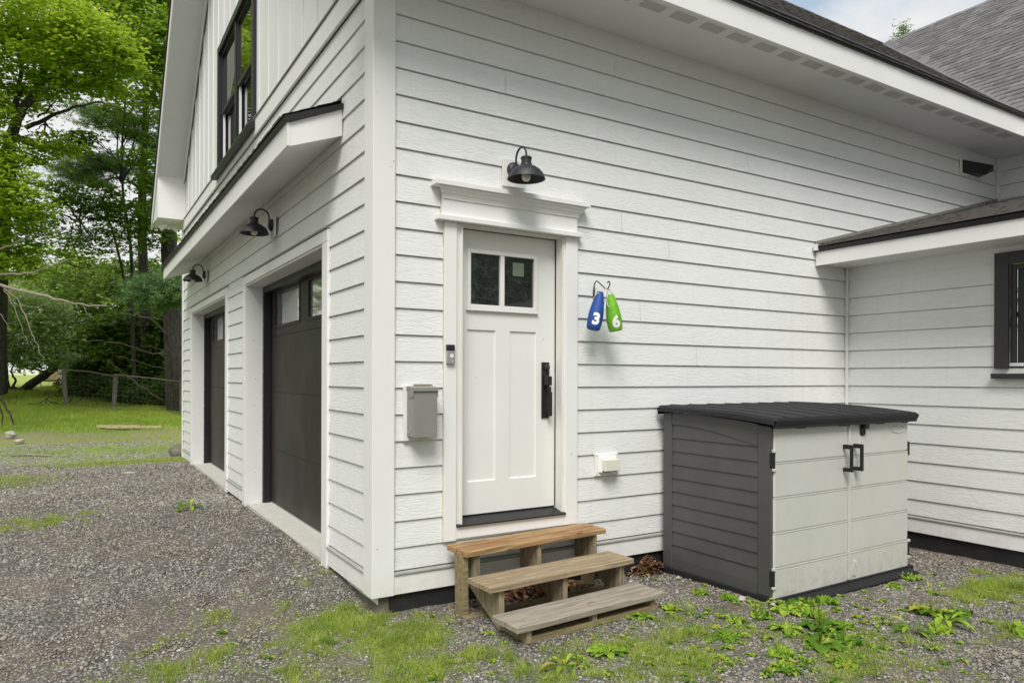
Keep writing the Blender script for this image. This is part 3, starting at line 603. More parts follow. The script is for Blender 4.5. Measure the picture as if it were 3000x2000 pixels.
obj('fascia', MB().box(4.583, 4.604, YW, -.0015, 2.556, 2.69), m_trim, H, bevel=.002)
obj('drip_edge', MB().prism([(4.583, 2.691), (4.568, 2.693), (4.552, 2.725), (4.57, 2.742), (4.63, 2.75), (4.63, 2.691)], 'y', YW, -.0015), m_black, H)
ca = 1/math.sqrt(1+.25**2); sa = .25*ca
shingles('front_room_roof', (4.552, YW, 2.745), (0, 1, 0), (ca, 0, sa), lambda t: 0, lambda t: -YW-.015, 3.66/ca, m_sh1, seed=12)
obj('roof_deck', MB().add([(4.57, YW, 2.735), (4.57, -.01, 2.735), (XD, -.01, 2.735+.25*(XD-4.57)), (XD, YW, 2.735+.25*(XD-4.57))], [(0, 1, 2, 3)]), m_black, H)
fl = MB(); 
for k in range(22):
    x = 4.57+.166*k; z = 2.75+.25*(x-4.552)+.012; fl.add([(x, -.008, z), (x+.162, -.008, z+.25*.162), (x+.162, -.008, z+.25*.162+.03), (x, -.008, z+.03), (x, -.016, z), (x+.162, -.016, z+.25*.162), (x+.162, -.016, z+.25*.162+.03), (x, -.016, z+.03)], [(4, 5, 6, 7), (7, 6, 2, 3), (0, 4, 7, 3), (5, 1, 2, 6)])
obj('step_flashing', fl, m_grey, H)
obj('kickout_flashing', MB().box(4.53, 4.57, -.05, -.0145, 2.70, 2.76), m_wplas, H)
# ---- window of the low room
wroot = MB(); y0, y1, z0, z1 = -2.45, -1.39, 1.487, 2.52
for b in ((y0, y0+.11, z0+.045, z1), (y1-.11, y1, z0+.045, z1), (y0+.1102, y1-.1102, z1-.105, z1)): wroot.box(XC-.028, XC-.001, *b)
w_ = obj('window', wroot, m_charc, H, bevel=.002)
obj('window_sill', MB().box(XC-.06, XC, y0-.03, y1+.012, 1.446, 1.49), m_charc, w_, bevel=.003)
s = MB(); 
for d, q0 in ((.0, 0), (.028, .045)):
    a, b, c, e_ = y0+.11+q0, y1-.11-q0, z0+.05+q0, z1-.105-q0; x0, x1 = XC+.005+d, XC+.03+d
    s.box(x0, x1, a, a+.045, c, e_); s.box(x0, x1, b-.045, b, c, e_); s.box(x0, x1, a+.0455, b-.0455, c, c+.045); s.box(x0, x1, a+.0455, b-.0455, e_-.045, e_)
s.box(XC+.034, XC+.06, y0+.15, y1-.15, 1.97, 2.01); obj('sash', s, m_charc, w_, bevel=.002)
obj('pane', MB().box(XC+.062, XC+.07, y0+.15, y1-.15, z0+.06, z1-.12), m_winglass, w_)
# ---- pent roof over the garage doors
PY0, PY1, PX = .655, 8.80, -.395
def pent(x): return 3.255+(3.42-3.255)*(x-PX)/(-PX)
pr = thing  # (no new thing: the pent roof belongs to the house)
body = MB(); body.prism([(PX+.02, 3.075+.003), (.0, 3.215), (.0, 3.405), (PX+.02, 3.24)], 'y', PY0+.02, PY1-.02); p_ = obj('pent_roof', body, m_soff, H)
obj('fascia', MB().prism([(PX, 3.070), (PX+.019, 3.068), (PX+.019, 3.236), (PX, 3.236)], 'y', PY0, PY1), m_trim, p_, bevel=.002)
for a, b in ((PY0, PY0+.019), (PY1-.019, PY1)): obj('end_board', MB().prism([(PX+.0195, 3.068), (-.001, 3.208), (-.001, 3.40), (PX+.0195, 3.236)], 'y', a, b), m_trim, p_)
obj('drip_edge', MB().prism([(PX-.001, 3.237), (PX-.02, 3.241), (PX-.028, 3.268), (-.001, 3.44), (-.001, 3.402), (PX+.02, 3.238)], 'y', PY0-.02, PY1+.02), m_black, p_)
t0 = math.atan2(.172, .39); shingles('shingles', (PX-.035, PY0-.025, 3.272), (0, 1, 0), (math.cos(t0), 0, math.sin(t0)), lambda t: 0, lambda t: PY1-PY0+.05, .46, m_sh1, parent=p_, seed=15, ex=.13)
obj('step_flashing', MB().box(-.022, -.0145, PY0-.03, PY1+.03, 3.43, 3.475), m_black, p_)
# ---- gable window
g = MB(); a, b, c, d = GW
for q in ((a-.09, a, c-.0, d+.09), (b, b+.09, c-.0, d+.09), (a+.0005, b-.0005, d, d+.09)): g.box(-.035, .01, *q)
gw = obj('gable_window', g, m_black, H, bevel=.003)
obj('window_sill', MB().prism([(-.105, c-.065), (-.09, c-.10), (.0, c-.085), (.0, c+.0), (-.035, c-.001), (-.10, c-.035)], 'y', a-.15, b+.15), m_black, gw, bevel=.004)
mull = (a+b)/2
s = MB()
for u0, u1 in ((a, mull-.035), (mull+.035, b)):
    zm = (c+d)/2-.04
    s.box(.005, .045, u0, u0+.045, zm+.02, d); s.box(.005, .045, u1-.045, u1, zm+.02, d); s.box(.005, .045, u0+.0455, u1-.0455, d-.045, d); s.box(.005, .045, u0+.0455, u1-.0455, zm, zm+.05)
    s.box(.046, .085, u0, u0+.05, c, zm+.02); s.box(.046, .085, u1-.05, u1, c, zm+.02); s.box(.046, .085, u0+.0505, u1-.0505, c, c+.07)
s.box(-.012, .09, mull-.0345, mull+.0345, c, d); obj('sash', s, m_black, gw, bevel=.002)
for q_ in (b-.062, mull-.097): obj('balance_track', MB().box(.02, .045, q_, q_+.006, c+.02, zm), m_wplas, gw); obj('balance_track', MB().box(.02, .045, q_-.02, q_-.016, c+.02, zm), m_wplas, gw)
for u0, u1 in ((a, mull-.035), (mull+.035, b)):
    obj('pane', MB().box(.022, .03, u0+.045, u1-.045, zm+.05, d-.045), m_winglass, gw); obj('pane', MB().box(.064, .07, u0+.05, u1-.05, c+.07, zm), m_winglass, gw)
# ---- entry door
def panel(mb, frame, u0, u1, z0, z1, recs, n=0.0):
    us = sorted({u0, u1} | {q for r in recs for q in r[:2]}); zs = sorted({z0, z1} | {q for r in recs for q in r[2:4]})
    for a, b in zip(us, us[1:]):
        for c, d in zip(zs, zs[1:]):
            m, k = (a+b)/2, (c+d)/2; r = next((r for r in recs if r[0] < m < r[1] and r[2] < k < r[3]), None)
            if r is None: mb.add([frame(a, n, c), frame(b, n, c), frame(b, n, d), frame(a, n, d)], [(0, 1, 2, 3)])
    for a, b, c, d, dep in recs:
        e = min(.006, dep); mb.add([frame(a, n, c), frame(b, n, c), frame(b, n, d), frame(a, n, d), frame(a+e, n-dep, c+e), frame(b-e, n-dep, c+e), frame(b-e, n-dep, d-e), frame(a+e, n-dep, d-e)], [(0, 1, 5, 4), (1, 2, 6, 5), (2, 3, 7, 6), (3, 0, 4, 7), (4, 5, 6, 7)])
    return mb
DY = .10; fDo = lambda u, n, z: (u, DY-n, z)
dm = MB(); panel(dm, fDo, .652, 1.510, .455, 2.508, [(.742, .98, .69, 1.79, .011), (1.102, 1.338, .69, 1.79, .011), (.76, 1.315, 1.965, 2.345, .03)])
dm.add([fDo(.652, 0, .455), fDo(1.51, 0, .455), fDo(1.51, -.045, .455), fDo(.652, -.045, .455)], [(0, 1, 2, 3)])
door = obj('entry_door', dm, m_door, H)
lf = MB(); n1 = .016
for q in ((.735, .765, 1.94, 2.372), (1.31, 1.34, 1.94, 2.372)): lf.box(q[0], q[1], DY-n1, DY+.001, q[2], q[3])
lf.box(.7655, 1.3095, DY-n1, DY+.001, 2.342, 2.372); lf.box(.7655, 1.3095, DY-n1, DY+.001, 1.94, 1.972); lf.box(1.013, 1.048, DY-n1+.002, DY+.02, 1.9725, 2.3415); lf.box(.728, 1.347, DY-n1-.006, DY, 1.925, 1.9395)
obj('window_frame', lf, m_door, door, bevel=.004)
for q in ((.7655, 1.0125), (1.0485, 1.3095)): obj('pane', MB().box(q[0], q[1], DY+.008, DY+.014, 1.9725, 2.3415), m_doorglass, door)
stk = obj('sticker', MB().box(1.130, 1.228, DY+.0055, DY+.0075, 2.205, 2.305), M_plain('pale_green_sticker', (.16, .20, .14), .3, var=.05), door)
hd = MB(); hd.box(1.385, 1.455, DY-.010, DY+.001, 1.132, 1.562); hs = obj('handle', hd, m_black, door, bevel=.003)
hg = MB(); hg.box(1.400, 1.450, DY-.055, DY-.011, 1.385, 1.455); hg.box(1.416, 1.446, DY-.05, DY-.011, 1.333, 1.375); hg.box(1.418, 1.448, DY-.062, DY-.042, 1.150, 1.335); hg.box(1.42, 1.446, DY-.045, DY-.011, 1.152, 1.175)
obj('grip', hg, m_black, hs, bevel=.005); obj('lock_cylinder', MB().lathe([(.024, 0), (.024, .012), (.018, .016), (.001, .016)], (1.427, DY-.011, 1.522), axis=(0, -1, 0)), m_lamp, hs, smooth=True)
# frame, threshold
df = MB(); df.box(.505, .600, -.014, .01, .308, 2.5215); df.box(1.535, 1.648, -.014, .01, .318, 2.5215); ef = obj('door_casing', df, m_trim, H, bevel=.003)
jb = MB(); jb.box(.600, .6515, .0, .16, .41, 2.521); jb.box(1.5105, 1.56, .0, .16, .41, 2.521); jb.box(.652, 1.51, .0, .16, 2.509, 2.5205); jb.box(.636, .651, -.008, .03, .41, 2.5); 
obj('jamb', jb, m_jamb, ef, bevel=.002)
for q in ((.500, .5045, .31, 2.52), (1.6485, 1.653, .32, 2.52), (.478, .4825, 2.56, 2.69)): obj('caulk', MB().box(q[0], q[1], -.006, .01, q[2], q[3]), m_caulk, ef)
obj('caulk', MB().box(.41, 1.70, -.004, .006, 2.7855, 2.789), m_caulk, ef)
obj('caulk', MB().box(.1425, .1455, -.005, .006, .16, 4.0), m_caulk, ef)
for nx, nz in ((.128, 3.66), (.13, 2.87), (.022, .32)): obj('nail_head', MB().lathe([(.004, 0), (.001, .001)], (nx, -.0142, nz), axis=(0, -1, 0), seg=8), m_black, ef)
obj('kick_board', MB().box(.6005, 1.5345, -.008, .012, .318, .401), m_trim, ef, bevel=.002)
th = MB(); th.prism([(-.028, .402), (-.028, .412), (DY+.03, .452), (DY+.03, .43), (.0, .403)], 'x', .602, 1.5335); obj('threshold', th, m_black, ef, bevel=.002)
obj('weather_strip', MB().box(1.5105, 1.514, .085, .12, .45, 2.509).box(.652, 1.51, .085, .12, 2.5055, 2.509).box(.652, 1.51, DY+.005, DY+.03, .45, .462), m_black, ef)
hdr = MB(); hdr.box(.435, 1.668, -.052, .012, 2.522, 2.558); hh = obj('door_header', hdr, m_trim, H, bevel=.004)
obj('frieze_board', MB().box(.483, 1.632, -.026, .012, 2.5585, 2.69), m_trim, hh, bevel=.002)
prof = [(-.026, 2.672), (-.034, 2.672), (-.036, 2.684), (-.040, 2.688), (-.042, 2.700), (-.052, 2.706), (-.060, 2.718), (-.064, 2.730), (-.074, 2.734), (-.076, 2.7495), (0, 2.7495), (0, 2.672)]
cm = MB(); n = len(prof); L0 = []; 
for q in (0, 1):
    for (yy_, zz_) in prof: L0.append(((.483+(yy_+.026)) if q == 0 else (1.632-(yy_+.026)), yy_, zz_))
cm.add(L0, [(i, i+1, n+i+1, n+i) for i in range(n-1)]+[tuple(range(n))[::-1], tuple(range(n, 2*n))]); obj('crown_moulding', cm, m_trim, hh)
obj('cap', MB().box(.405, 1.712, -.09, .012, 2.750, 2.785), m_trim, hh, bevel=.003)
# ---- garage doors
def garage(y0, y1, wins, lab):
    cas = MB(); cas.box(-.014, .01, y0-.14, y0, -.03, 2.4895); cas.box(-.014, .01, y1, y1+.14, -.03, 2.4895); cas.box(-.016, .01, y0-.142, y1+.142, 2.490, 2.582)
    cf = obj('garage_casing', cas, m_trim, H, bevel=.003)
    obj('drip_cap', MB().box(-.026, .0, y0-.148, y1+.148, 2.586, 2.597), m_grey, cf)
    j = MB(); j.box(.0, .18, y0-.02, y0+.0005, -.02, 2.489); j.box(.0, .18, y1-.0005, y1+.02, -.02, 2.489); j.box(.0, .18, y0+.001, y1-.001, 2.4705, 2.489); obj('jamb', j, m_gable, cf)
    for nz in (.35, .82, 1.12, 1.42, 1.86, 2.2, 2.42): obj('nail_head', MB().lathe([(.004, 0), (.001, .001)], (.10+.02*math.sin(nz*9), y1-.0008, nz), axis=(0, -1, 0), seg=8), m_black, cf)
    obj('track', MB().box(.181, .262, y0-.06, y0+.05, 0, 2.47).box(.181, .262, y1-.05, y1+.06, 0, 2.47).box(.181, .262, y0+.051, y1-.051, 2.40, 2.47), m_black, cf)
    for k in range(9): obj('screw', MB().lathe([(.006, 0), (.005, .004), (.001, .005)], (.1805, y1-.025, .15+.27*k), axis=(-1, 0, 0), seg=8), m_gal, cf)
    a, b = y0-.02, y1+.02; fG = lambda u, n, z: (.27-n, u, z); gd = MB(); zs = [.012, .628, 1.27, 1.90, 2.5]
    for i in range(4):
        recs = [(w0, w1, 1.99, 2.405, .022) for w0, w1 in wins] if i == 3 else []
        panel(gd, fG, a, b, zs[i]+.003, zs[i+1]-.003, recs)
        gd.add([fG(a, 0, zs[i]+.003), fG(b, 0, zs[i]+.003), fG(b, -.01, zs[i]-.004), fG(a, -.01, zs[i]-.004)], [(0, 1, 2, 3)]); gd.add([fG(a, 0, zs[i+1]-.003), fG(b, 0, zs[i+1]-.003), fG(b, -.01, zs[i+1]+.004), fG(a, -.01, zs[i+1]+.004)], [(0, 1, 2, 3)])
    gd_ = obj('garage_door', gd, m_gdoor, H); gd_['label'] = lab
    for w0, w1 in wins:
        wf = MB(); wf.box(.262, .295, w0, w0+.03, 1.99, 2.405); wf.box(.262, .295, w1-.03, w1, 1.99, 2.405); wf.box(.262, .295, w0+.0305, w1-.0305, 2.375, 2.405); wf.box(.262, .295, w0+.0305, w1-.0305, 1.99, 2.02)
        o_ = obj('window_frame', wf, m_gdoor, gd_, bevel=.003); obj('pane', MB().box(.284, .288, w0+.03, w1-.03, 2.02, 2.375), m_gglass, gd_)
    obj('bottom_seal', MB().box(.266, .30, a, b, .0, .014), m_gal, gd_)
    obj('door_sill', MB().box(.008, .5, y0-.0, y1+.0, -.3, .0), m_conc, cf)
garage(1.107, 4.05, [(1.45, 2.5), (2.79, 3.84)], 'dark garage door nearest the white corner')
garage(5.32, 8.40, [(5.75, 6.78), (7.075, 8.08)], 'dark garage door further along the wall')
# room side of the building so nothing is open behind the doors
obj('inner_wall', MB().box(.45, .5, .2, 9.4, .0, 4.1).box(.3, 4.9, .35, .4, .0, 4.1), m_black, H)
obj('rear_wall', MB().box(.2, 14, YF-.03, YF, -.3, ZE), m_sid, H)

# ---------------------------------------------------------------- lamps on the walls
def lamp(loc, rotz, label, proto=[None]):
    if proto[0] is None:
        t = thing('wall_lamp', label, 'wall lamp', loc, (0, 0, rotz), 'gooseneck wall lamps')   # local: wall plane y=0, out = -y
        obj('backplate', MB().box(-.092, .098, -.032, -.016, -.118, .078), m_trim, t, local=True, bevel=.002)
        obj('canopy', MB().lathe([(.001, .034), (.03, .034), (.048, .026), (.058, .012), (.06, 0)], (0, -.032, 0), axis=(0, -1, 0)), m_lamp, t, local=True, smooth=True)
        pts = [(0, -.05, .0), (0, -.062, .02)]+[(0, -.130+.068*math.cos(a), .075+.068*math.sin(a)) for a in np.linspace(0, math.pi, 15)]+[(0, -.198, .05)]
        pts = [(0, -.05, -.0), (0, -.058, .03)]+pts[2:]
        obj('arm', MB().tube(pts, .0075, 10), m_lamp, t, local=True, smooth=True)
        pr = [(.001, .058), (.034, .058), (.040, .052), (.040, .042), (.036, .038), (.036, .012), (.041, .008), (.041, .000), (.046, -.006), (.072, -.016), (.100, -.036), (.120, -.060), (.128, -.082), (.134, -.092), (.136, -.100), (.131, -.100), (.123, -.082), (.112, -.060), (.09, -.036), (.05, -.02), (.02, -.018), (.001, -.018)]
        sh = obj('lamp_shade', MB().lathe(pr, (0, -.198, .0), 40), m_lamp, t, local=True, smooth=True)
        obj('bulb', MB().lathe([(.012, -.018), (.016, -.03), (.028, -.055), (.033, -.078), (.030, -.098), (.018, -.112), (.001, -.117)], (0, -.198, 0), 24), m_bulb, sh, local=True, smooth=True)
        proto[0] = t; return t
    c = copy_tree(proto[0]); c.location = loc; c.rotation_euler = (0, 0, rotz); c['label'] = label; return c
l0 = lamp((1.052, 0, 2.945), 0, 'black gooseneck barn lamp above the white entry door')
lamp((-.0, 2.685, 2.915), R(-90), 'black gooseneck barn lamp over the nearer garage door')
lamp((-.0, 6.84, 2.935), R(-90), 'black gooseneck barn lamp over the farther garage door')

# ---------------------------------------------------------------- small fittings on the wall
def text_mesh(s, size, bold=.0, ext=.001, sub=0):
    cu = bpy.data.curves.new('t', 'FONT'); cu.body = s; cu.size = size; cu.offset = bold; cu.extrude = ext; cu.align_x = 'CENTER'; cu.align_y = 'CENTER'; cu.resolution_u = 6
    o = bpy.data.objects.new('t', cu); COL.objects.link(o); dg = bpy.context.evaluated_depsgraph_get(); me = bpy.data.meshes.new_from_object(o.evaluated_get(dg)); bpy.data.objects.remove(o)
    bm = bmesh.new(); bm.from_mesh(me); bmesh.ops.remove_doubles(bm, verts=bm.verts, dist=1e-6); bmesh.ops.triangulate(bm, faces=bm.faces)
    for _ in range(sub):
        es = [e for e in bm.edges if e.calc_length() > .007]
        if not es: break
        bmesh.ops.subdivide_edges(bm, edges=es, cuts=1); bmesh.ops.triangulate(bm, faces=bm.faces)
    vs = [tuple(v.co) for v in bm.verts]; bm.verts.index_update(); fs = [tuple(v.index for v in f.verts) for f in bm.faces]; bm.free(); return vs, fs
t = thing('doorbell', 'small silver and black video doorbell on the left door casing', 'doorbell', (.545, -.015, 1.538))
obj('body', MB().box(.515, .575, -.038, -.0145, 1.538, 1.626), m_gal, t, bevel=.003); obj('camera_head', MB().box(.515, .575, -.038, -.0145, 1.6265, 1.669), m_black, t, bevel=.003)
obj('button', MB().lathe([(.014, 0), (.014, .003), (.011, .004), (.010, .002), (.001, .002)], (.549, -.038, 1.592), axis=(0, -1, 0)), m_wplas, t, smooth=True)
obj('lens', MB().lathe([(.007, 0), (.006, .002), (.001, .003)], (.549, -.038, 1.648), axis=(0, -1, 0)), m_winglass, t, smooth=True)
v, f = text_mesh('ring', .010, 0, .0002); obj('logo', MB().add([(.549+a, -.0382-c, 1.556+b) for a, b, c in v], f), m_wplas, t)
t = thing('electrical_box', 'grey steel electrical box on a white board left of the door', 'electrical box', (.31, 0, 1.018))
obj('mounting_board', MB().box(.204, .432, -.018, .0, 1.018, 1.388), m_trim, t, bevel=.002)
obj('enclosure', MB().box(.226, .398, -.118, -.0185, 1.052, 1.362), m_grey, t, bevel=.003)
obj('cover', MB().box(.2285, .4, -.124, -.1185, 1.046, 1.350), m_grey, t, bevel=.0015)
obj('hood', MB().prism([(-.0185, 1.3625), (-.0185, 1.382), (-.05, 1.386), (-.132, 1.376), (-.134, 1.352), (-.1245, 1.352), (-.1245, 1.3625)], 'x', .221, .404).box(.2205, .2255, -.13, -.06, 1.312, 1.374).box(.3985, .404, -.13, -.02, 1.312, 1.374), m_grey, t, bevel=.001)
kn = MB(); 
for r in (.026, .018): kn.lathe([(r, .0), (r, .0015), (r-.003, .0015), (r-.003, 0)], (.226, -.055, 1.095), axis=(-1, 0, 0))
obj('knockout', kn, m_gal, t, smooth=True); obj('latch', MB().box(.31, .325, -.129, -.1245, 1.050, 1.058), m_gal, t)
obj('conduit_stub', MB().box(.27, .40, -.05, -.02, 1.3885, 1.398), m_dead, t)
t = thing('outlet_cover', 'ivory outlet cover on a white block between steps and storage shed', 'outlet cover', (1.93, 0, .70))
obj('mounting_block', MB().box(1.822, 2.052, -.018, .0, .672, .842), m_wplas, t, bevel=.002); obj('flange', MB().prism([(1.848, -.0185), (2.03, -.0185), (2.012, -.044), (1.866, -.044)], 'z', .70, .82), m_wplas, t, bevel=.003)
obj('cover', MB().box(1.866, 2.014, -.088, -.0445, .712, .802), m_ivory, t, bevel=.004); obj('latch', MB().box(1.925, 1.955, -.086, -.05, .704, .7115).box(1.87, 2.01, -.05, -.0445, .70, .7115), m_grey, t)
for x_ in (1.834, 2.04):
    for z_ in (.684, .83): obj('screw', MB().lathe([(.004, 0), (.001, .002)], (x_, -.0185, z_), axis=(0, -1, 0), seg=8), m_black, t)
t = thing('exhaust_vent', 'black exhaust hood under the eave beside the low roof', 'exhaust vent', (7.53, 0, 3.88))
obj('frame', MB().box(7.30, 7.76, -.02, .0, 3.87, 4.07), m_trim, t, bevel=.002)
hdv = MB(); hdv.add([(7.33, -.021, 3.895), (7.33, -.021, 4.05), (7.72, -.021, 4.05), (7.72, -.021, 3.895), (7.33, -.03, 3.9), (7.33, -.03, 4.04), (7.70, -.19, 4.00), (7.70, -.19, 3.93), (7.66, -.12, 3.895)], [(0, 1, 5, 4), (1, 2, 6, 5), (2, 3, 7, 6), (3, 0, 4, 8), (3, 8, 7), (4, 5, 6, 7, 8)])
obj('hood', hdv, m_black, t)
t = thing('flood_light', 'white twin motion flood light under the far eave return', 'flood light', (-.22, 9.75, 4.198))
obj('base', MB().lathe([(.055, 0), (.055, -.02), (.03, -.035), (.001, -.035)], (-.22, 9.75, 4.198)), m_wplas, t, smooth=True)
for s in (-1, 1): obj('lamp_head', MB().lathe([(.001, -.03), (.03, -.02), (.04, .03), (.055, .10), (.05, .10), (.001, .09)], (-.22+s*.06, 9.72+s*.03, 4.14), axis=(s*.8, -.1, -.5), seg=16), m_wplas, t, smooth=True)
obj('sensor', MB().lathe([(.001, 0), (.03, -.01), (.035, -.05), (.001, -.075)], (-.22, 9.72, 4.15), seg=16), m_wplas, t, smooth=True)

# ---------------------------------------------------------------- hook and buoys
t = thing('hanging_hook', 'black iron hook on the siding right of the door holding two buoys', 'hook', (1.800, 0, 2.09))
hk = MB(); hk.tube([(1.808, -.006, 2.075), (1.808, -.008, 2.12), (1.808, -.010, 2.15)], [.006, .0075, .006], 8); hk.tube([(1.808, -.010, 2.145), (1.808, -.014, 2.175), (1.807, -.03, 2.196), (1.806, -.05, 2.198), (1.803, -.085, 2.178), (1.80, -.125, 2.150), (1.797, -.165, 2.124), (1.796, -.195, 2.122), (1.796, -.215, 2.145), (1.796, -.218, 2.165), (1.796, -.207, 2.178), (1.797, -.195, 2.176), (1.797, -.190, 2.166)], .0046, 8)
obj('iron_arm', hk, m_black, t, smooth=True)
def buoy(top, bot, rmax, mat, name_lab, digit, cs_, dx):
    top = Vector(top); bot = Vector(bot); ax = (top-bot); Lh = ax.length; ax.normalize()
    t = thing('buoy', name_lab, 'buoy', tuple(bot), group='numbered lobster buoys')
    prof = [(0, .86), (.04, .895), (.15, .965), (.27, 1.0), (.40, .985), (.55, .90), (.70, .77), (.85, .60), (.95, .46), (1.0, .40)]
    fine = []; xs_ = np.array([p[0] for p in prof]); ys_ = np.array([p[1] for p in prof])
    def rad(h): return float(np.interp(h, xs_, ys_))*rmax
    pr = [(.001, 0.002), (rad(0)-.006, 0.0), (rad(0), .006)]+[(rad(h), h*Lh) for h in np.linspace(.04, .985, 30)]+[(rad(1)-.004, Lh), (.001, Lh)]
    b = obj('float', MB().lathe(pr, tuple(bot), 40, axis=tuple(ax)), mat, t, smooth=True)
    # number wrapped on the surface, facing the drive
    view = Vector((-1.6689, -4.4409, 1.4452))-bot; out = Vector((dx, -1, 0)); out = (out-ax*out.dot(ax)).normalized(); side = ax.cross(out)
    v, f = text_mesh(digit, .118, .0058, .0006, 5); P = []
    for a, b_, c in v:
        h = (.070+b_)/Lh; r = rad(min(max(h, 0), 1))+.0012+c; an = a/max(rad(min(max(h, 0), 1)), .01)
        P.append(bot+ax*(h*Lh)+(out*math.cos(an)+side*math.sin(an))*r)
    obj('number', MB().add(P, f), m_num, t)
    return t
buoy((1.760, -.150, 2.100), (1.690, -.150, 1.810), .058, m_blue, 'blue tapered buoy with a white number 3, hung on the hook', '3', None, -.55)
buoy((1.822, -.190, 2.082), (1.880, -.190, 1.803), .059, m_green, 'lime green tapered buoy with a white number 6, hung on the hook', '6', None, -.50)
t = thing('buoy_rope', 'flecked thin rope looped from the hook to both buoys', 'rope', (1.796, -.2, 2.12))
for pts in ([(1.797, -.185, 2.128), (1.76, -.170, 2.103), (1.722, -.158, 2.085), (1.690, -.150, 2.045)], [(1.797, -.196, 2.124), (1.783, -.185, 2.05), (1.772, -.17, 1.99)], [(1.797, -.2, 2.124), (1.795, -.192, 2.06), (1.785, -.2, 2.00), (1.80, -.21, 1.975)], [(1.80, -.2, 2.124), (1.826, -.2, 2.095), (1.856, -.195, 2.078), (1.868, -.2, 2.045)]):
    obj('strand', MB().tube(pts, .0028, 6), m_rope, t, smooth=True)

# ---------------------------------------------------------------- wooden steps
m_w1 = M_wood('tread_wood_orange', (.46, .30, .14), (.19, .105, .045), (.25, .10, .035))
m_w2 = M_wood('tread_wood_tan', (.40, .315, .20), (.20, .145, .09), (.32, .24, .14))
m_w3 = M_wood('tread_wood_grey', (.37, .325, .26), (.20, .17, .135), (.30, .26, .205))
def M_woodz(name, a, b):
    n = N(name); g = n.noise(n.co((22, 14, 2.2), rot=(.9, 0, 0)), 1.6, 6, .62, .8); c = n.mix(n.ramp(g, [(.38, 0), (.62, 1)]), b, a); k = n.noise(n.co((2, 3, 3)), 2, 4)
    c = n.mix(n.ramp(k, [(.5, 0), (.75, .5)]), c, (.16, .17, .09)); n.col(c); n.set(Roughness=.85); n.bump(g, .4, .003); return n.m
m_w4 = M_woodz('stringer_wood', (.34, .27, .175), (.15, .115, .07)); m_w5 = M_wood('post_wood', (.30, .25, .13), (.17, .13, .07), (.22, .16, .08))
S = thing('wooden_steps', 'three weathered wooden steps on sawtooth stringers below the entry door', 'steps', (.515, -.052, -.14), (0, R(-.95), R(1.7)))
lo = dict(local=True)
for (y_, z_, dd, mm, w_) in ((0, .44, .256, m_w1, 1.205), (-.285, .28, .272, m_w2, 1.205), (-.585, .12, .275, m_w3, 1.20)):
    b = MB(); h2 = dd/2; o1 = random.uniform(-.004, .004); b.box(0, w_, y_-h2+.003, y_, z_-.037, z_); b.box(.006+o1, w_+.004, y_-dd, y_-h2-.003, z_-.038, z_-.001); tr = obj('tread', b, mm, S, local=True, bevel=.005, seg=3)
    for sx in (.107, .611, 1.119):
        for sy in (.06, .19): obj('screw', MB().lathe([(.0045, .0003), (.001, .0006)], (sx+random.uniform(-.006, .006), y_-sy, z_), seg=8), m_black, tr, local=True)
poly = [(-.012, .402), (-.232, .402), (-.232, .242), (-.53, .242), (-.53, .082), (-.835, .082), (-.835, .0), (-.49, .0), (-.16, .17), (-.012, .2)]
for x_ in (.088, .592, 1.10): obj('stringer', MB().prism(poly, 'x', x_, x_+.038), m_w4, S, local=True, bevel=.002)
for x_, y_ in ((.004, -.10), (1.150, -.02)): obj('post', MB().box(x_, x_+.042, y_-.115, y_, -.05, .402), m_w5, S, local=True, bevel=.003)
obj('cleat', MB().box(.0965, 1.175, -.833, -.745, -.006, .034), m_w5, S, local=True, bevel=.004); obj('cleat', MB().box(.0, 1.19, -.26, -.19, -.03, .008), m_w5, S, local=True, bevel=.003)
obj('brace', MB().box(.10, 1.098, -.30, -.262, .20, .2415), m_w5, S, local=True, bevel=.003)

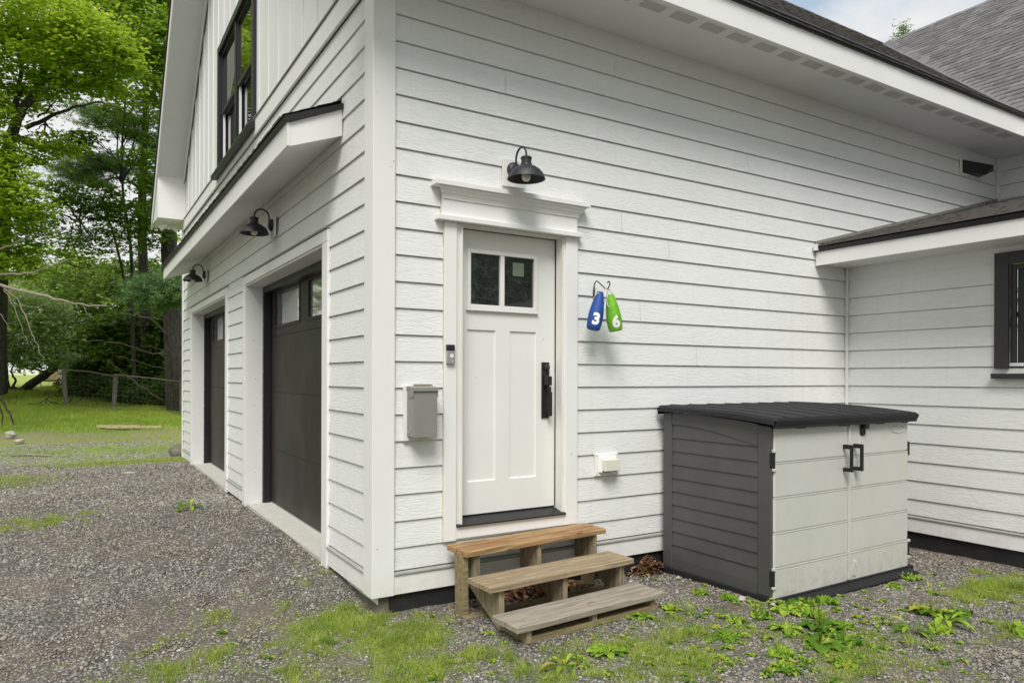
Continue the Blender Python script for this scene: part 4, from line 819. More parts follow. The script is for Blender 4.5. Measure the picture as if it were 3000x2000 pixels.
# ---------------------------------------------------------------- storage shed
SH = thing('storage_shed', 'low cream and dark grey plastic storage shed with twin doors and black lid', 'storage shed', (2.512, -1.142, -.125), (0, 0, R(.6)))
Wd, Dp = 1.735, 1.085   # local: front face y=0, body towards +y, x 0..Wd, z 0..
TOPF, TOPB = 1.225, 1.285
sd = MB(); sd.box(-.03, Wd+.03, -.02, Dp, -.02, .022); sd.prism([(-.10, -.02), (-.10, -.012), (-.0205, .010), (-.0205, -.02)], 'x', .06, Wd-.03)
for k in range(26): sd.prism([(-.095, -.012), (-.0205, .009), (-.0205, .013), (-.095, -.008)], 'x', .08+k*.062, .10+k*.062)
obj('base', sd, m_shblk, SH, local=True)
def topz(y): # side panel top line, y from the front
    q = y/Dp; return TOPF+(TOPB-TOPF)*(1-(1-q)**2.2)
for x0, sgn in ((0.0, 1), (Wd, -1)):
    # side panel with laps, posts
    s = MB(); xo = lambda n: x0-sgn*n   # n outwards
    p0, p1 = .135, Dp-.10
    n_l = 11; zz = [.10+k*.109 for k in range(n_l)]
    s.add([(xo(-.004), p0, .02), (xo(-.004), p1, .02), (xo(-.004), p1, .10), (xo(-.004), p0, .10)], [(0, 1, 2, 3)])
    for k in range(10):
        a, b = zz[k], zz[k+1]; s.add([(xo(-.004), p0, a), (xo(-.004), p1, a), (xo(-.013), p1, b), (xo(-.013), p0, b), (xo(-.015), p0, a), (xo(-.015), p1, a)], [(0, 1, 2, 3), (4, 5, 1, 0)])
    m_ = 8; ar = [(p0+(p1-p0)*i/m_) for i in range(m_+1)]
    lo_ = [1.19+.0*i for i in range(m_+1)]; hi_ = [topz(y_)-.0 for y_ in ar]
    arc = [1.083+.11*math.sin((i/m_)*math.pi/2) for i in range(m_+1)]
    for i in range(m_):
        s.add([(xo(-.010), ar[i], zz[9]+.0), (xo(-.010), ar[i+1], zz[9]), (xo(-.012), ar[i+1], arc[i+1]), (xo(-.012), ar[i], arc[i])], [(0, 1, 2, 3)])
        s.add([(xo(-.001), ar[i], arc[i]), (xo(-.001), ar[i+1], arc[i+1]), (xo(-.006), ar[i+1], hi_[i+1]), (xo(-.006), ar[i], hi_[i]), (xo(-.012), ar[i], arc[i]), (xo(-.012), ar[i+1], arc[i+1]), (xo(-.04), ar[i], hi_[i]), (xo(-.04), ar[i+1], hi_[i+1])], [(0, 1, 2, 3), (4, 5, 1, 0), (3, 2, 7, 6)])
    sp_ = obj('side_panel', s, m_shgrey, SH, local=True)
    xa, xb = sorted((xo(.0), xo(-.05)))
    obj('rear_post', MB().prism([(p1, .02), (Dp, .02), (Dp, TOPB-.004), (p1, topz(p1)-.004)], 'x', xa, xb), m_shgrey, SH, local=True, bevel=.006)
    pp = MB().prism([(.012, .02), (p0, .02), (p0, topz(p0)-.004), (.045, TOPF+.006), (.012, TOPF-.002)], 'x', xa, xb); obj('front_post', pp, m_shgrey, SH, local=True, bevel=.010)
    for zc in (.99, .16):
        h_ = MB(); h_.box(xo(.003), xo(-.02), -.004, .03, zc-.055, zc+.055); hh_ = obj('hinge', h_, m_shblk, SH, local=True, bevel=.004)
        for q0, q1 in ((.0605, .085), (-.078, -.0605)): obj('hinge_pin', MB().box(xo(.006), xo(-.022), -.010, .008, zc+q0*.95, zc+q1*.92), m_shcream, hh_, local=True, bevel=.003)
def shdoor(x0, x1, left):
    zs = [.022, .232, .48, .727, .974, TOPF-.012]; d = MB()
    prof = [(.022, 0.0)]
    for k in range(1, 5):
        z = zs[k]; prof += [(z-.010, -.0), (z-.002, -.0045), (z, -.0045), (z+.001, .009), (z+.007, .009), (z+.013, .001)] if False else [(z-.012, -.001), (z-.006, -.004), (z-.003, -.004), (z-.002, .010), (z+.005, .011), (z+.008, .002)]
    prof += [(zs[5], .003)]
    pts = [(y_, z_) for z_, y_ in prof]; n = len(pts)
    cols = [x0, x0+.012, x1-.012, x1]; yo = [.014, 0, 0, .014]; vs = []
    for c_, o_ in zip(cols, yo): vs += [(c_, p[0]+o_, p[1]) for p in pts]
    fs = [(j*n+i, j*n+i+1, (j+1)*n+i+1, (j+1)*n+i) for j in range(3) for i in range(n-1)]
    # close the sides
    vs += [(x0, .05, p[1]) for p in pts]+[(x1, .05, p[1]) for p in pts]
    fs += [(i, i+1, 4*n+i+1, 4*n+i) for i in range(n-1)]+[(3*n+i, 3*n+i+1, 5*n+i+1, 5*n+i) for i in range(n-1)]
    dd = obj('door', d.add(vs, fs), m_shcream, SH, local=True)
    hx = x1-.075 if left else x0+.045
    hb = MB(); z0, z1 = .862, 1.068
    hb.add([], []); hb.box(hx, hx+.022, -.078, -.054, z0, z1); hb.box(hx, hx+.022, -.0535, .0, z1-.034, z1); hb.box(hx, hx+.022, -.0535, .0, z0, z0+.03)
    obj('handle', hb, m_shblk, dd, local=True, bevel=.006); return dd
MID = .893
d1 = shdoor(.012, MID-.006, True); d2 = shdoor(MID+.006, Wd-.012, False)
obj('astragal', MB().box(MID-.010, MID+.016, -.008, .02, .025, TOPF-.02), m_shcream, d2, local=True, bevel=.004)
obj('padlock_latch', MB().prism([(1.035, TOPF-.02), (1.035, TOPF-.085), (1.05, TOPF-.10), (1.09, TOPF-.10), (1.105, TOPF-.085), (1.105, TOPF-.02)], 'y', -.006, .0), m_shblk, d2, local=True, bevel=.002)
obj('padlock_latch', MB().box(1.045, 1.095, -.045, -.0065, TOPF-.045, TOPF-.005), m_shblk, d2, local=True, bevel=.004)
obj('floor_bolt', MB().box(.952, .978, -.012, .001, .05, .165).box(.957, .973, -.02, -.0125, .12, .16), m_shcream, d2, local=True, bevel=.003)
v, f = text_mesh('SUNCAST', .026, .0004, .0006); lg = MB().add([(1.57+a, -.0012-c+.0045, 1.157+b) for a, b, c in v], f)
rg = []; 
for r_, q_ in ((1, .003), (.93, .003)): pass
K = 40; ring = [(1.57+.09*rr*math.cos(2*math.pi*k/K), y_, 1.157+.030*rr*math.sin(2*math.pi*k/K)) for rr, y_ in ((1.04, .003), (1.0, -.003), (.93, -.003), (.89, .003)) for k in range(K)]
lg.add(ring, [(j*K+k, j*K+(k+1) % K, (j+1)*K+(k+1) % K, (j+1)*K+k) for j in range(3) for k in range(K)]); obj('logo', lg, m_shcream, d2, local=True, smooth=False)
# lid: shallow arch in depth with ribs
ld = MB(); ys_ = np.linspace(-.045, Dp+.02, 15)
def lidz(y_): q = (y_+.045)/(Dp+.065); return 1.292+.055*(1-(1-q)**2.4)-.004*q
top = []; X0, X1 = -.045, Wd+.045; rows = []
xsl = [X0, X0+.03]; rib = [.10+.2235*k for k in range(8)]
for xr in rib: xsl += [xr-.010, xr-.005, xr+.005, xr+.010]
xsl += [X1-.03, X1]; xsl = sorted(xsl)
def dz(x_):
    if x_ in (X0, X1): return -.018
    for xr in rib:
        if abs(x_-xr) < .006: return .006
    return 0
vs = [(x_, y_, lidz(y_)+dz(x_)) for y_ in ys_ for x_ in xsl]; nx = len(xsl)
fs = [(i*nx+j, i*nx+j+1, (i+1)*nx+j+1, (i+1)*nx+j) for i in range(len(ys_)-1) for j in range(nx-1)]
base = len(vs)
vs += [(x_, ys_[0]-.012, lidz(ys_[0])-.02) for x_ in xsl]; fs += [(j, j+1, base+j+1, base+j) for j in range(nx-1)]
b2 = len(vs); vs += [(x_, ys_[0]-.004, lidz(ys_[0])-.050) for x_ in xsl]; fs += [(base+j, base+j+1, b2+j+1, b2+j) for j in range(nx-1)]
for xe, jj in ((X0-.006, 0), (X1+.006, nx-1)):
    b3 = len(vs); vs += [(xe, y_, lidz(y_)-.050) for y_ in ys_]; fs += [(i*nx+jj, (i+1)*nx+jj, b3+i+1, b3+i) for i in range(len(ys_)-1)]
b4 = len(vs); vs += [(X0, ys_[-1], 1.27), (X1, ys_[-1], 1.27)]; fs.append(((len(ys_)-1)*nx, len(ys_)*nx-1, b4+1, b4))
lid = obj('lid', ld.add(vs, fs), m_shblk, SH, local=True)
rim = MB(); 
for y_ in (0,): rim.box(X0+.01, X1-.01, ys_[0]+.0, ys_[0]+.02, lidz(-.045)-.075, lidz(-.045)-.045)
for x_ in (.25, .75, 1.25, 1.6): rim.box(x_, x_+.07, -.03, .0, lidz(-.045)-.082, lidz(-.045)-.06)
obj('lid_rim', rim, m_shblk, lid, local=True)
obj('inner_body', MB().box(.05, Wd-.05, .06, Dp-.02, .022, 1.2), m_shblk, SH, local=True)

# ---------------------------------------------------------------- plants on the gravel
def rosette(nl, L0, W0, seed, up=.45, wavy=.12):
    r = random.Random(seed); mb = MB()
    for k in range(nl):
        a = 2*math.pi*k/nl*1.62+r.uniform(-.3, .3); L_ = L0*r.uniform(.55, 1.1); W_ = W0*r.uniform(.7, 1.15); u = up*r.uniform(.4, 1.5); ns = 7; vs = []
        for i in range(ns+1):
            t_ = i/ns; stem = .28; w = 0.08 if t_ < stem*.5 else math.sin(min(1, (t_-stem*.5)/(1-stem*.5))*math.pi)**.62
            if t_ >= 1: w = .05
            d = L_*t_*(1-.12*t_); z = L_*(u*t_-u*.95*t_*t_*1.05)+.004
            for s_ in (-1, -.45, 0, .45, 1):
                lat = s_*W_*.5*max(w, .07); zz = z+abs(s_)*W_*.20*w+math.sin(i*2.3+s_*3+k)*W_*wavy*w*abs(s_)
                vs.append((d*math.cos(a)-lat*math.sin(a), d*math.sin(a)+lat*math.cos(a), max(zz, .002)))
        mb.add(vs, [(i*5+j, i*5+j+1, i*5+j+6, i*5+j+5) for i in range(ns) for j in range(4)])
    return mb
def spikes(mb, n, h, seed):
    r = random.Random(seed)
    for k in range(n):
        a = r.uniform(0, 6.28); e = r.uniform(.01, .03); mb.tube([(0, 0, 0), (e*math.cos(a), e*math.sin(a), h*.6), (1.6*e*math.cos(a), 1.6*e*math.sin(a), h)], [.0015, .0022, .0018], 5)
    return mb
protos = [rosette(13, .125, .062, 1), rosette(10, .105, .055, 2, .6), rosette(16, .115, .05, 3, .5), spikes(rosette(12, .13, .065, 4, .4), 3, .16, 4), rosette(9, .15, .028, 5, .9, .05), rosette(15, .10, .07, 6, .3, .24), rosette(8, .125, .055, 7, .85, .2), rosette(20, .095, .045, 8, .38, .18), rosette(11, .11, .075, 9, .2, .28)]
pm = []
for i_, p in enumerate(protos):
    me = bpy.data.meshes.new('weed'); me.from_pydata(p.v, [], p.f); me.update(); me.shade_smooth(); me.materials.append(m_weed); pm.append(me)
WEEDS = [(2.56, -1.235, 0, 1.25, 'tall clump of broad leaves against the front left corner of the storage shed'),
 (2.72, -1.25, 2, 1.05, 'leafy plant hugging the base of the left shed door'),
 (2.90, -1.29, 0, .95, 'broad leafed plant in front of the shed ramp, right of the corner clump'),
 (2.43, -1.33, 1, 1.1, 'yellow green plant just in front of the shed corner clump'),
 (2.53, -1.42, 2, 1.15, 'bright plant with ruffled leaves one step in front of the shed'),
 (2.32, -.93, 0, 1.0, 'green plant beside the side wall of the shed near the pale stone'),
 (2.24, -.72, 1, .8, 'small plant halfway between the steps and the shed side'),
 (2.20, -1.29, 1, .95, 'low plant left of the bright ruffled plant'),
 (1.79, -.88, 0, .8, 'dark green plant beside the right end of the lowest step'),
 (1.68, -.68, 1, .7, 'small dark plant behind the right end of the lowest step'),
 (1.50, -.93, 1, .75, 'plant with a curling stalk growing at the right end of the steps'),
 (1.95, -1.29, 1, .8, 'pale plant in the weedy gravel between steps and shed'),
 (1.68, -1.46, 0, 1.0, 'flat star shaped plant in the gravel ahead of the steps'),
 (2.12, -1.55, 2, 1.0, 'upright leafy plant in the middle of the weed patch'),
 (2.36, -1.62, 3, 1.15, 'flowering plantain with thin spikes in the weed patch'),
 (2.52, -1.66, 0, 1.0, 'round leafed plant right of the spiked plantain'),
 (2.10, -1.80, 3, 1.25, 'big leafed plantain low in the centre of the weed patch'),
 (2.27, -1.84, 0, 1.2, 'large broad leaf plant right of the big plantain'),
 (1.96, -2.05, 0, 1.05, 'cut off leafy plant near the lower picture edge under the weed patch'),
 (1.62, -1.93, 2, 1.0, 'leafy plant at the lower edge left of the weed patch'),
 (1.78, -1.78, 1, .9, 'light green plant between the two lower edge plants'),
 (3.32, -1.80, 3, 1.35, 'wide dark plantain with two spikes right of the weed patch'),
 (3.45, -1.92, 0, 1.0, 'flat leaves spreading right of the wide spiked plantain'),
 (2.84, -1.93, 4, 1.2, 'clump of narrow leaves in the open gravel right of the weed patch'),
 (3.00, -2.02, 2, .95, 'small leafy plant beside the narrow leafed clump'),
 (3.16, -1.98, 4, 1.3, 'single upright pale thistle rosette on the open gravel'),
 (3.40, -2.36, 0, 1.5, 'large broad leaf plant cut by the right picture edge'),
 (4.03, -1.25, 2, 1.0, 'green plant at the right front corner of the storage shed'),
 (3.72, -1.31, 1, .8, 'small yellowish plant in front of the right shed door'),
 (.60, -1.30, 4, 1.0, 'spiky grey green weed in front of the left end of the steps'),
 (.93, -1.27, 0, 1.0, 'broad flat plant in the gravel in front of the lowest step'),
 (-.57, 4.08, 4, 1.5, 'lone flat weed on the bare drive before the garage doors')]
for x_, y_, k, s_, lab in WEEDS:
    o = bpy.data.objects.new('broadleaf_weed', pm[random.choice([k, 5, 6, 7, 8]) if k < 3 else k]); COL.objects.link(o); o.location = (x_, y_, float(gz(x_, y_))+.003); o.rotation_euler = (R(random.uniform(-5, 5)), R(random.uniform(-5, 5)), random.uniform(0, 6.28)); o.scale = (s_*1.12, s_*1.12, s_*1.0)
    tag(o, lab, 'weed', 'broad leafed weeds in the gravel')
# tiny seedlings nobody could count
sm_ = MB(); r = random.Random(5); sv = [rosette(6, .04, .02, 40+i) for i in range(4)]
for _ in range(460):
    x_, y_ = (r.gauss(2.1, .7), r.gauss(-1.6, .45)) if r.random() < .55 else (r.uniform(-1.2, 4.4), r.uniform(-2.4, .3))
    if (in_house(x_, y_) or in_shed(x_, y_)) or (x_ < 0 and r.random() < .5): continue
    a = r.uniform(0, 6.28); s_ = r.uniform(.5, 1.4); z_ = float(gz(x_, y_))+.003; p = sv[r.randrange(4)]
    sm_.add([(x_+s_*(v[0]*math.cos(a)-v[1]*math.sin(a)), y_+s_*(v[0]*math.sin(a)+v[1]*math.cos(a)), z_+s_*v[2]) for v in p.v], p.f)
kind(obj('seedlings', sm_, m_weed), 'stuff')
# dry leaf litter: drifts under the steps and beside the shed, plus strays
def litter(n, f, s0=.008, s1=.02):
    P = np.array([f() for _ in range(n)]); S_ = rng.uniform(s0, s1, n); q = np.array([(-1, 0, 0), (0, -.6, .25), (1, 0, .1), (0, .6, .35)])
    v = np.einsum('nij,kj->nki', yawrot(n, .8), q)*S_[:, None, None]+P[:, None, :]; return v.reshape(-1, 3), np.array([(0, 1, 2, 3)])+4*np.arange(n)[:, None]
def drift(cx, cy, rx, ry, h):
    a, b = rng.normal(0, .5), rng.normal(0, .5); x_ = cx+rx*a; y_ = min(cy+ry*b, -.0); return (x_, y_, float(gz(x_, y_))+h*rng.uniform(0, 1)*math.exp(-(a*a+b*b)*1.4)+.006)
V1, F1 = litter(420, lambda: drift(2.36, -.04, .17, .08, .13), .014, .034); V2, F2 = litter(650, lambda: drift(1.25, -.10, .5, .12, .07), .012, .03)
V3, F3 = litter(260, lambda: (lambda x_, y_: (x_, y_, float(gz(x_, y_))+.008))(rng.uniform(-1.5, 4.8), rng.uniform(-2.3, .0)), .006, .013)
V4, F4 = litter(260, lambda: (lambda x_, y_: (x_, y_, float(gz(x_, y_))+.008))(5.05-abs(rng.normal(0, .25)), rng.uniform(-3, .0)), .006, .012)
vs = [V1, V2, V3, V4]; fs = []; o_ = 0
for v, f in zip(vs, (F1, F2, F3, F4)): fs.append(f+o_); o_ += len(v)
kind(fast('leaf_litter', np.concatenate(vs), np.concatenate(fs), m_litter), 'stuff')
def rock(name, label, c, r_, m, seed, sq=(1, 1, .8), cat='rock'):
    bm = bmesh.new(); bmesh.ops.create_icosphere(bm, subdivisions=3, radius=1); rr = random.Random(seed); ph = [rr.uniform(0, 9) for _ in range(6)]
    for v in bm.verts:
        p = v.co; d = 1+.16*math.sin(2.3*p.x+ph[0])*math.sin(2.7*p.y+ph[1])+.12*math.sin(5*p.z+ph[2]+2*p.x)+.05*math.sin(11*p.y+ph[3]+7*p.x)
        v.co = Vector((p.x*sq[0], p.y*sq[1], p.z*sq[2]))*d*r_
    me = bpy.data.meshes.new(name); bm.to_mesh(me); bm.free(); me.shade_smooth(); me.materials.append(m); o = bpy.data.objects.new(name, me); COL.objects.link(o); o.location = c; return tag(o, label, cat)
rock('boulder', 'rounded brown boulder at the far corner of the garage', (.03, 9.98, -.0), .24, m_rock, 1, (1, 1, .85), 'boulder')
rock('stone', 'pale upright stone on the bare dirt at the left lawn edge', (-2.80, 14.0, .20), .10, m_pale, 2, (1.1, .7, .8), 'stone')
rock('stone', 'small pale stone below the upright one on the dirt', (-2.62, 13.2, .12), .07, m_pale, 3, (1.2, .9, .6), 'stone')
rock('stone', 'white pebble beside the side wall of the storage shed', (2.36, -1.00, -.115), .026, m_pale, 4, (1.2, .9, .7), 'stone')
rock('stone', 'flat white stone where grass meets the drive', (-.95, 7.95, -.035), .06, m_pale, 5, (1.6, 1, .3), 'stone')
rock('stone', 'round whitish pebble at the foot of the shed weeds', (2.47, -1.18, -.118), .022, m_pale, 6, (1.2, 1, .8), 'stone')

MAPLE=[(-3.84,19.19,11.09,1.55,0.91,3000),(-2.44,18.34,10.92,1.55,0.82,3600),(-1.28,17.62,10.37,1.0,0.73,2600),(-0.66,17.24,9.79,0.55,0.41,900),(-2.94,19.23,10.14,1.59,0.65,2600),(-1.82,18.54,9.86,1.21,0.56,2200),(-1.01,18.63,9.6,0.67,0.38,900),(-4.11,20.54,9.49,1.15,0.96,1500),(-2.23,19.38,9.45,0.86,0.29,700),(-3.47,20.14,13.14,2.39,0.86,2500),(-3.52,19.0,8.46,0.55,0.55,800),(-3.0,20.44,9.4,0.88,0.39,800),(-3.6,19.05,7.55,0.68,0.64,1300),(-3.21,18.81,6.73,0.73,0.55,1500),(-2.9,18.61,6.0,0.73,0.55,1600),(-3.61,20.23,5.86,1.15,0.86,2000),(-2.58,20.18,7.83,0.74,0.37,900),(-2.96,19.83,5.28,0.77,0.48,1200),(-2.15,19.33,7.97,0.57,0.29,600),(-3.45,20.13,4.61,1.05,0.48,1200)]
MAPLE2=[(0.47,23.59,14.28,1.32,0.84,2600),(0.83,22.78,12.97,1.06,0.82,2400),(0.58,23.52,12.24,1.08,0.66,1800),(0.94,22.71,11.21,0.7,0.53,1100),(-0.55,24.21,14.27,0.96,0.6,1200),(0.25,24.9,11.68,0.87,0.44,700),(0.03,25.03,13.54,0.75,0.75,1000),(0.37,23.65,15.35,1.8,0.84,1800),(1.8,22.77,13.92,1.32,1.44,1500),(1.81,22.77,12.01,1.08,1.2,1200)]
MAPLE3=[(-1.39,21.21,8.83,0.42,0.23,380),(-1.7,21.4,8.52,0.47,0.26,500),(0.13,21.45,8.51,0.61,0.39,900),(0.41,21.28,7.63,0.5,0.5,900),(-0.06,21.56,6.75,0.77,0.44,1100),(-0.52,21.85,6.2,0.88,0.33,900),(-1.56,22.49,6.97,0.88,0.39,1100),(-2.12,22.83,7.4,0.61,0.39,700),(-1.09,22.2,7.41,0.66,0.31,600),(-0.9,22.08,6.75,0.55,0.33,600),(-2.5,23.06,6.52,0.66,0.33,600),(0.7,22.27,6.52,0.57,0.69,700),(0.31,22.51,6.06,0.69,0.46,600),(0.79,22.22,9.74,0.52,0.57,450),(0.3,22.52,10.32,0.63,0.34,400),(-0.58,23.06,10.43,0.69,0.29,350),(-0.09,22.76,9.85,0.57,0.29,300),(-1.37,22.37,5.97,0.99,0.29,600),(-0.98,22.72,5.74,1.13,0.23,500),(-1.84,23.84,5.65,1.03,0.29,500)]
PINE=[(-0.81,25.55,10.68,0.87,0.15,260),(-0.07,25.09,10.8,0.75,0.2,260),(-1.33,27.04,11.55,0.65,0.18,160),(-0.91,25.61,9.31,0.87,0.2,380),(-1.55,26.0,8.93,0.75,0.22,420),(-0.49,25.35,9.06,0.75,0.15,260),(-1.33,25.87,8.56,0.87,0.12,240),(1.0,24.44,9.69,0.5,0.25,220),(1.0,24.44,8.19,0.5,0.25,220),(0.25,24.9,10.18,0.62,0.15,200)]
APPLE=[(-3.58,26.08,4.09,1.08,0.6,1500),(-2.76,25.58,3.73,0.84,0.6,1300),(-3.27,25.89,3.01,1.08,0.6,1800),(-3.68,26.14,2.29,0.96,0.54,1500),(-2.56,25.45,2.89,0.72,0.48,1100),(-2.35,25.32,2.17,0.6,0.36,800),(-2.96,25.7,2.05,0.84,0.42,1200),(-4.5,26.64,3.12,1.08,1.44,2000),(-2.17,26.39,3.7,0.62,0.5,700),(-1.9,26.81,1.97,0.51,0.32,400)]
UNDER=[(-1.49,37.7,6.64,2.59,1.03,3200),(-0.11,34.51,5.05,2.77,1.3,4200),(1.3,35.99,6.3,1.9,1.21,2400),(-1.23,34.02,3.68,1.9,1.11,3000),(0.39,33.03,3.05,2.37,0.95,3600),(1.53,29.98,3.55,1.34,1.19,2400),(-1.37,32.93,2.08,1.07,0.92,1700),(-0.24,31.07,1.47,1.63,1.04,3000),(1.31,28.94,1.47,1.15,1.15,2400),(-2.25,40.52,6.01,1.82,1.09,1600),(2.53,32.89,5.39,1.47,1.63,1600),(-1.87,30.9,1.03,0.43,0.57,600)]
SHRUB=[(-1.53,25.99,0.84,0.56,0.5,1200),(-0.89,25.6,0.96,0.62,0.62,1400),(-0.07,24.51,0.85,0.67,0.55,1500),(0.51,23.57,0.69,0.54,0.42,1100),(1.12,23.19,0.87,0.6,0.6,1300),(0.35,26.01,1.34,1.16,0.52,1300),(1.7,23.42,1.23,0.73,0.85,1200),(-1.19,26.96,1.46,0.78,0.52,900)]
BOUGH=[(0.15,19.09,3.98,0.45,0.28,1500),(0.58,18.83,4.08,0.5,0.3,1700),(0.92,18.61,3.88,0.4,0.28,1200),(0.37,18.96,3.68,0.6,0.22,1200)]
FAR=[(-5.52,68.35,7.21,4.6,1.72,2600),(-2.59,66.55,8.66,4.31,1.72,2600),(1.09,64.29,7.23,4.31,2.01,2600),(4.52,62.18,7.82,4.31,2.3,2000),(-5.02,68.05,4.05,4.31,1.72,2200),(-1.59,65.94,3.49,3.45,1.72,2200),(2.32,63.53,3.22,4.02,1.72,2200),(-6.67,71.41,10.67,3.56,1.48,1400),(-3.38,69.39,11.27,3.27,1.48,1500),(-9.93,71.06,7.77,4.31,3.45,2000),(5.26,61.73,3.51,3.45,1.72,1500),(-0.09,67.36,10.39,2.67,1.19,1300)]
maple_limbs=[[(-3.87,25.08,0.88),(-3.76,23.84,3.65),(-3.54,21.94,5.57),(-3.21,19.98,8.16)],[(-3.21,19.98,8.16),(-2.97,19.83,8.83),(-2.6,19.61,9.45),(-2.32,19.43,10.12),(-2.14,18.74,10.61)],[(-3.09,19.91,8.63),(-3.01,19.86,9.31),(-2.95,19.82,10.07),(-2.97,19.84,11.03)],[(-2.87,20.36,8.57),(-2.41,20.08,8.82),(-1.95,19.8,9.06),(-1.49,20.1,9.42),(-0.96,20.36,9.7)],[(-2.58,20.18,8.87),(-2.25,19.98,9.21),(-2.04,19.85,9.36)],[(-3.54,21.94,5.57),(-3.8,21.52,6.48),(-3.94,20.43,7.67)]]
bare=[[(-3.25,14.13,3.57),(-2.88,13.91,3.58),(-2.45,13.65,3.63),(-2.08,13.42,3.75),(-1.69,13.18,3.92)],[(-3.14,12.9,3.29),(-2.8,12.69,3.19),(-2.34,12.4,3.06),(-1.88,12.12,2.93),(-1.43,11.84,2.84),(-1.11,11.65,2.82)],[(-2.85,12.72,3.16),(-2.62,12.58,2.92),(-2.48,12.49,2.59),(-2.37,12.42,2.25),(-2.28,12.37,2.05),(-2.2,12.32,1.82)],[(-2.85,12.72,3.12),(-2.68,12.61,2.79),(-2.54,12.53,2.39),(-2.42,12.46,2.05)],[(-3.12,14.06,4.07),(-2.82,13.87,4.19),(-2.6,13.74,4.32),(-2.48,13.67,4.41)],[(-2.72,13.22,3.32),(-2.6,13.15,3.38),(-2.39,13.02,3.37)],[(-2.57,12.54,2.86),(-2.34,12.4,2.79),(-2.05,12.23,2.89)],[(-1.54,11.91,2.86),(-1.45,11.86,2.69),(-1.37,11.81,2.59)],[(-2.91,12.75,2.66),(-2.8,12.68,2.52),(-2.74,12.65,2.35)]]
pinelimbs=[[(0.79,25.74,1.47),(0.62,25.84,4.05),(0.5,25.92,7.29),(0.6,25.86,11.17),(0.65,25.83,15.05)],[(0.5,25.92,9.48),(-0.03,25.66,9.33),(-0.81,25.55,9.31)],[(0.6,25.85,10.26),(-0.17,25.16,11.05),(-0.83,24.97,11.23),(-1.46,24.77,10.92)],[(0.66,25.82,10.0),(0.07,25.59,10.6),(-0.6,25.42,11.42)],[(0.5,25.92,8.06),(-0.27,25.22,7.38),(-1.13,25.16,6.47)],[(0.5,25.92,8.45),(-0.27,25.22,8.69),(-1.44,25.35,8.12)],[(0.5,25.92,7.22),(-0.48,25.35,7.07),(-0.94,24.45,7.09)],[(0.66,25.82,10.26),(0.83,25.13,9.72),(1.0,24.44,8.57)],[(0.55,25.89,10.97),(-0.14,25.73,10.86),(-0.91,25.61,10.53),(-1.55,26.01,10.8)]]
pine2=[[(1.3,21.9,0.2),(1.22,21.95,1.47),(1.19,22.33,3.21),(1.12,22.6,4.99),(1.13,22.95,6.81),(1.2,23.14,9.85),(1.24,23.12,14.64)],[(0.97,22.1,2.79),(0.47,20.66,3.19),(-0.03,20.37,3.31),(-0.5,20.08,3.31)],[(1.11,22.02,0.43),(0.43,21.27,0.91),(0.01,20.93,1.25),(-0.43,20.62,1.57),(-0.78,19.67,1.93)],[(1.1,22.03,2.27),(0.61,21.15,2.35),(0.2,20.82,2.38)],[(1.15,22.0,1.93),(0.75,21.07,2.13),(0.59,20.7,2.17)],[(1.1,22.03,2.16),(0.33,21.33,2.24),(-0.47,20.65,2.46),(-0.85,20.29,2.47),(-1.47,20.09,2.51),(-2.23,19.97,2.63)],[(1.11,22.02,1.58),(0.33,21.33,1.85),(-0.2,20.48,1.94),(-0.59,20.13,2.08)],[(1.08,22.04,4.11),(0.65,20.54,4.05),(0.24,19.04,3.83)]]
apple_l=[[(-4.34,28.3,1.09),(-3.79,27.97,0.92),(-3.38,27.72,0.82),(-2.98,27.47,1.2),(-2.5,27.17,1.56),(-2.22,26.42,1.96)],[(-3.38,27.72,0.82),(-3.31,27.67,0.63)],[(-3.63,27.87,0.94),(-3.53,27.81,1.33),(-3.62,27.87,1.71),(-3.33,27.1,2.2)],[(-3.79,27.97,0.92),(-3.81,27.39,1.95),(-3.51,26.62,2.92)],[(-2.5,27.17,1.56),(-2.91,26.84,1.7),(-3.2,26.43,1.94)]]

# ---------------------------------------------------------------- trees and what stands at the back of the lawn
def foliage(puffs, size, seed, per=26, asp=.55, flat=.28, up=.55, droop=0.0, fold=.18):
    r = np.random.default_rng(seed); C_ = []
    for cx, cy, cz, rr, rz, n in puffs:
        nt = max(3, int(n/per)); d = r.normal(size=(nt, 3)); d /= np.linalg.norm(d, axis=1)[:, None]; q = r.uniform(.25, 1, nt)[:, None]**.5
        t = np.array([cx, cy, cz])+d*q*np.array([rr, rr, rz]); tr = r.uniform(.5, 1.1, nt)
        c = np.repeat(t, per, 0)+r.normal(size=(nt*per, 3))*np.array([1, 1, flat])*(np.repeat(tr, per)*min(.34, .24*rr+.08))[:, None]; C_.append(c)
    C_ = np.concatenate(C_); n = len(C_); M = yawrot(n, up); S_ = size*r.uniform(.6, 1.25, n)
    q = np.array([(-1, 0, -fold-droop), (-.25, -asp, 0), (.35, -asp*.8, 0), (1, 0, -fold), (.35, asp*.8, 0.0), (-.25, asp, 0)], float); q[[1, 2, 4, 5], 2] += fold*.5
    v = np.einsum('nij,kj->nki', M, q)*S_[:, None, None]+C_[:, None, :]
    f = np.array([(0, 1, 5, 5), (1, 2, 4, 5), (2, 3, 4, 4)]); ft = np.array([(0, 1, 5), (1, 2, 4), (1, 4, 5), (2, 3, 4)])[None]+6*np.arange(n)[:, None, None]
    return v.reshape(-1, 3), ft.reshape(-1, 3)
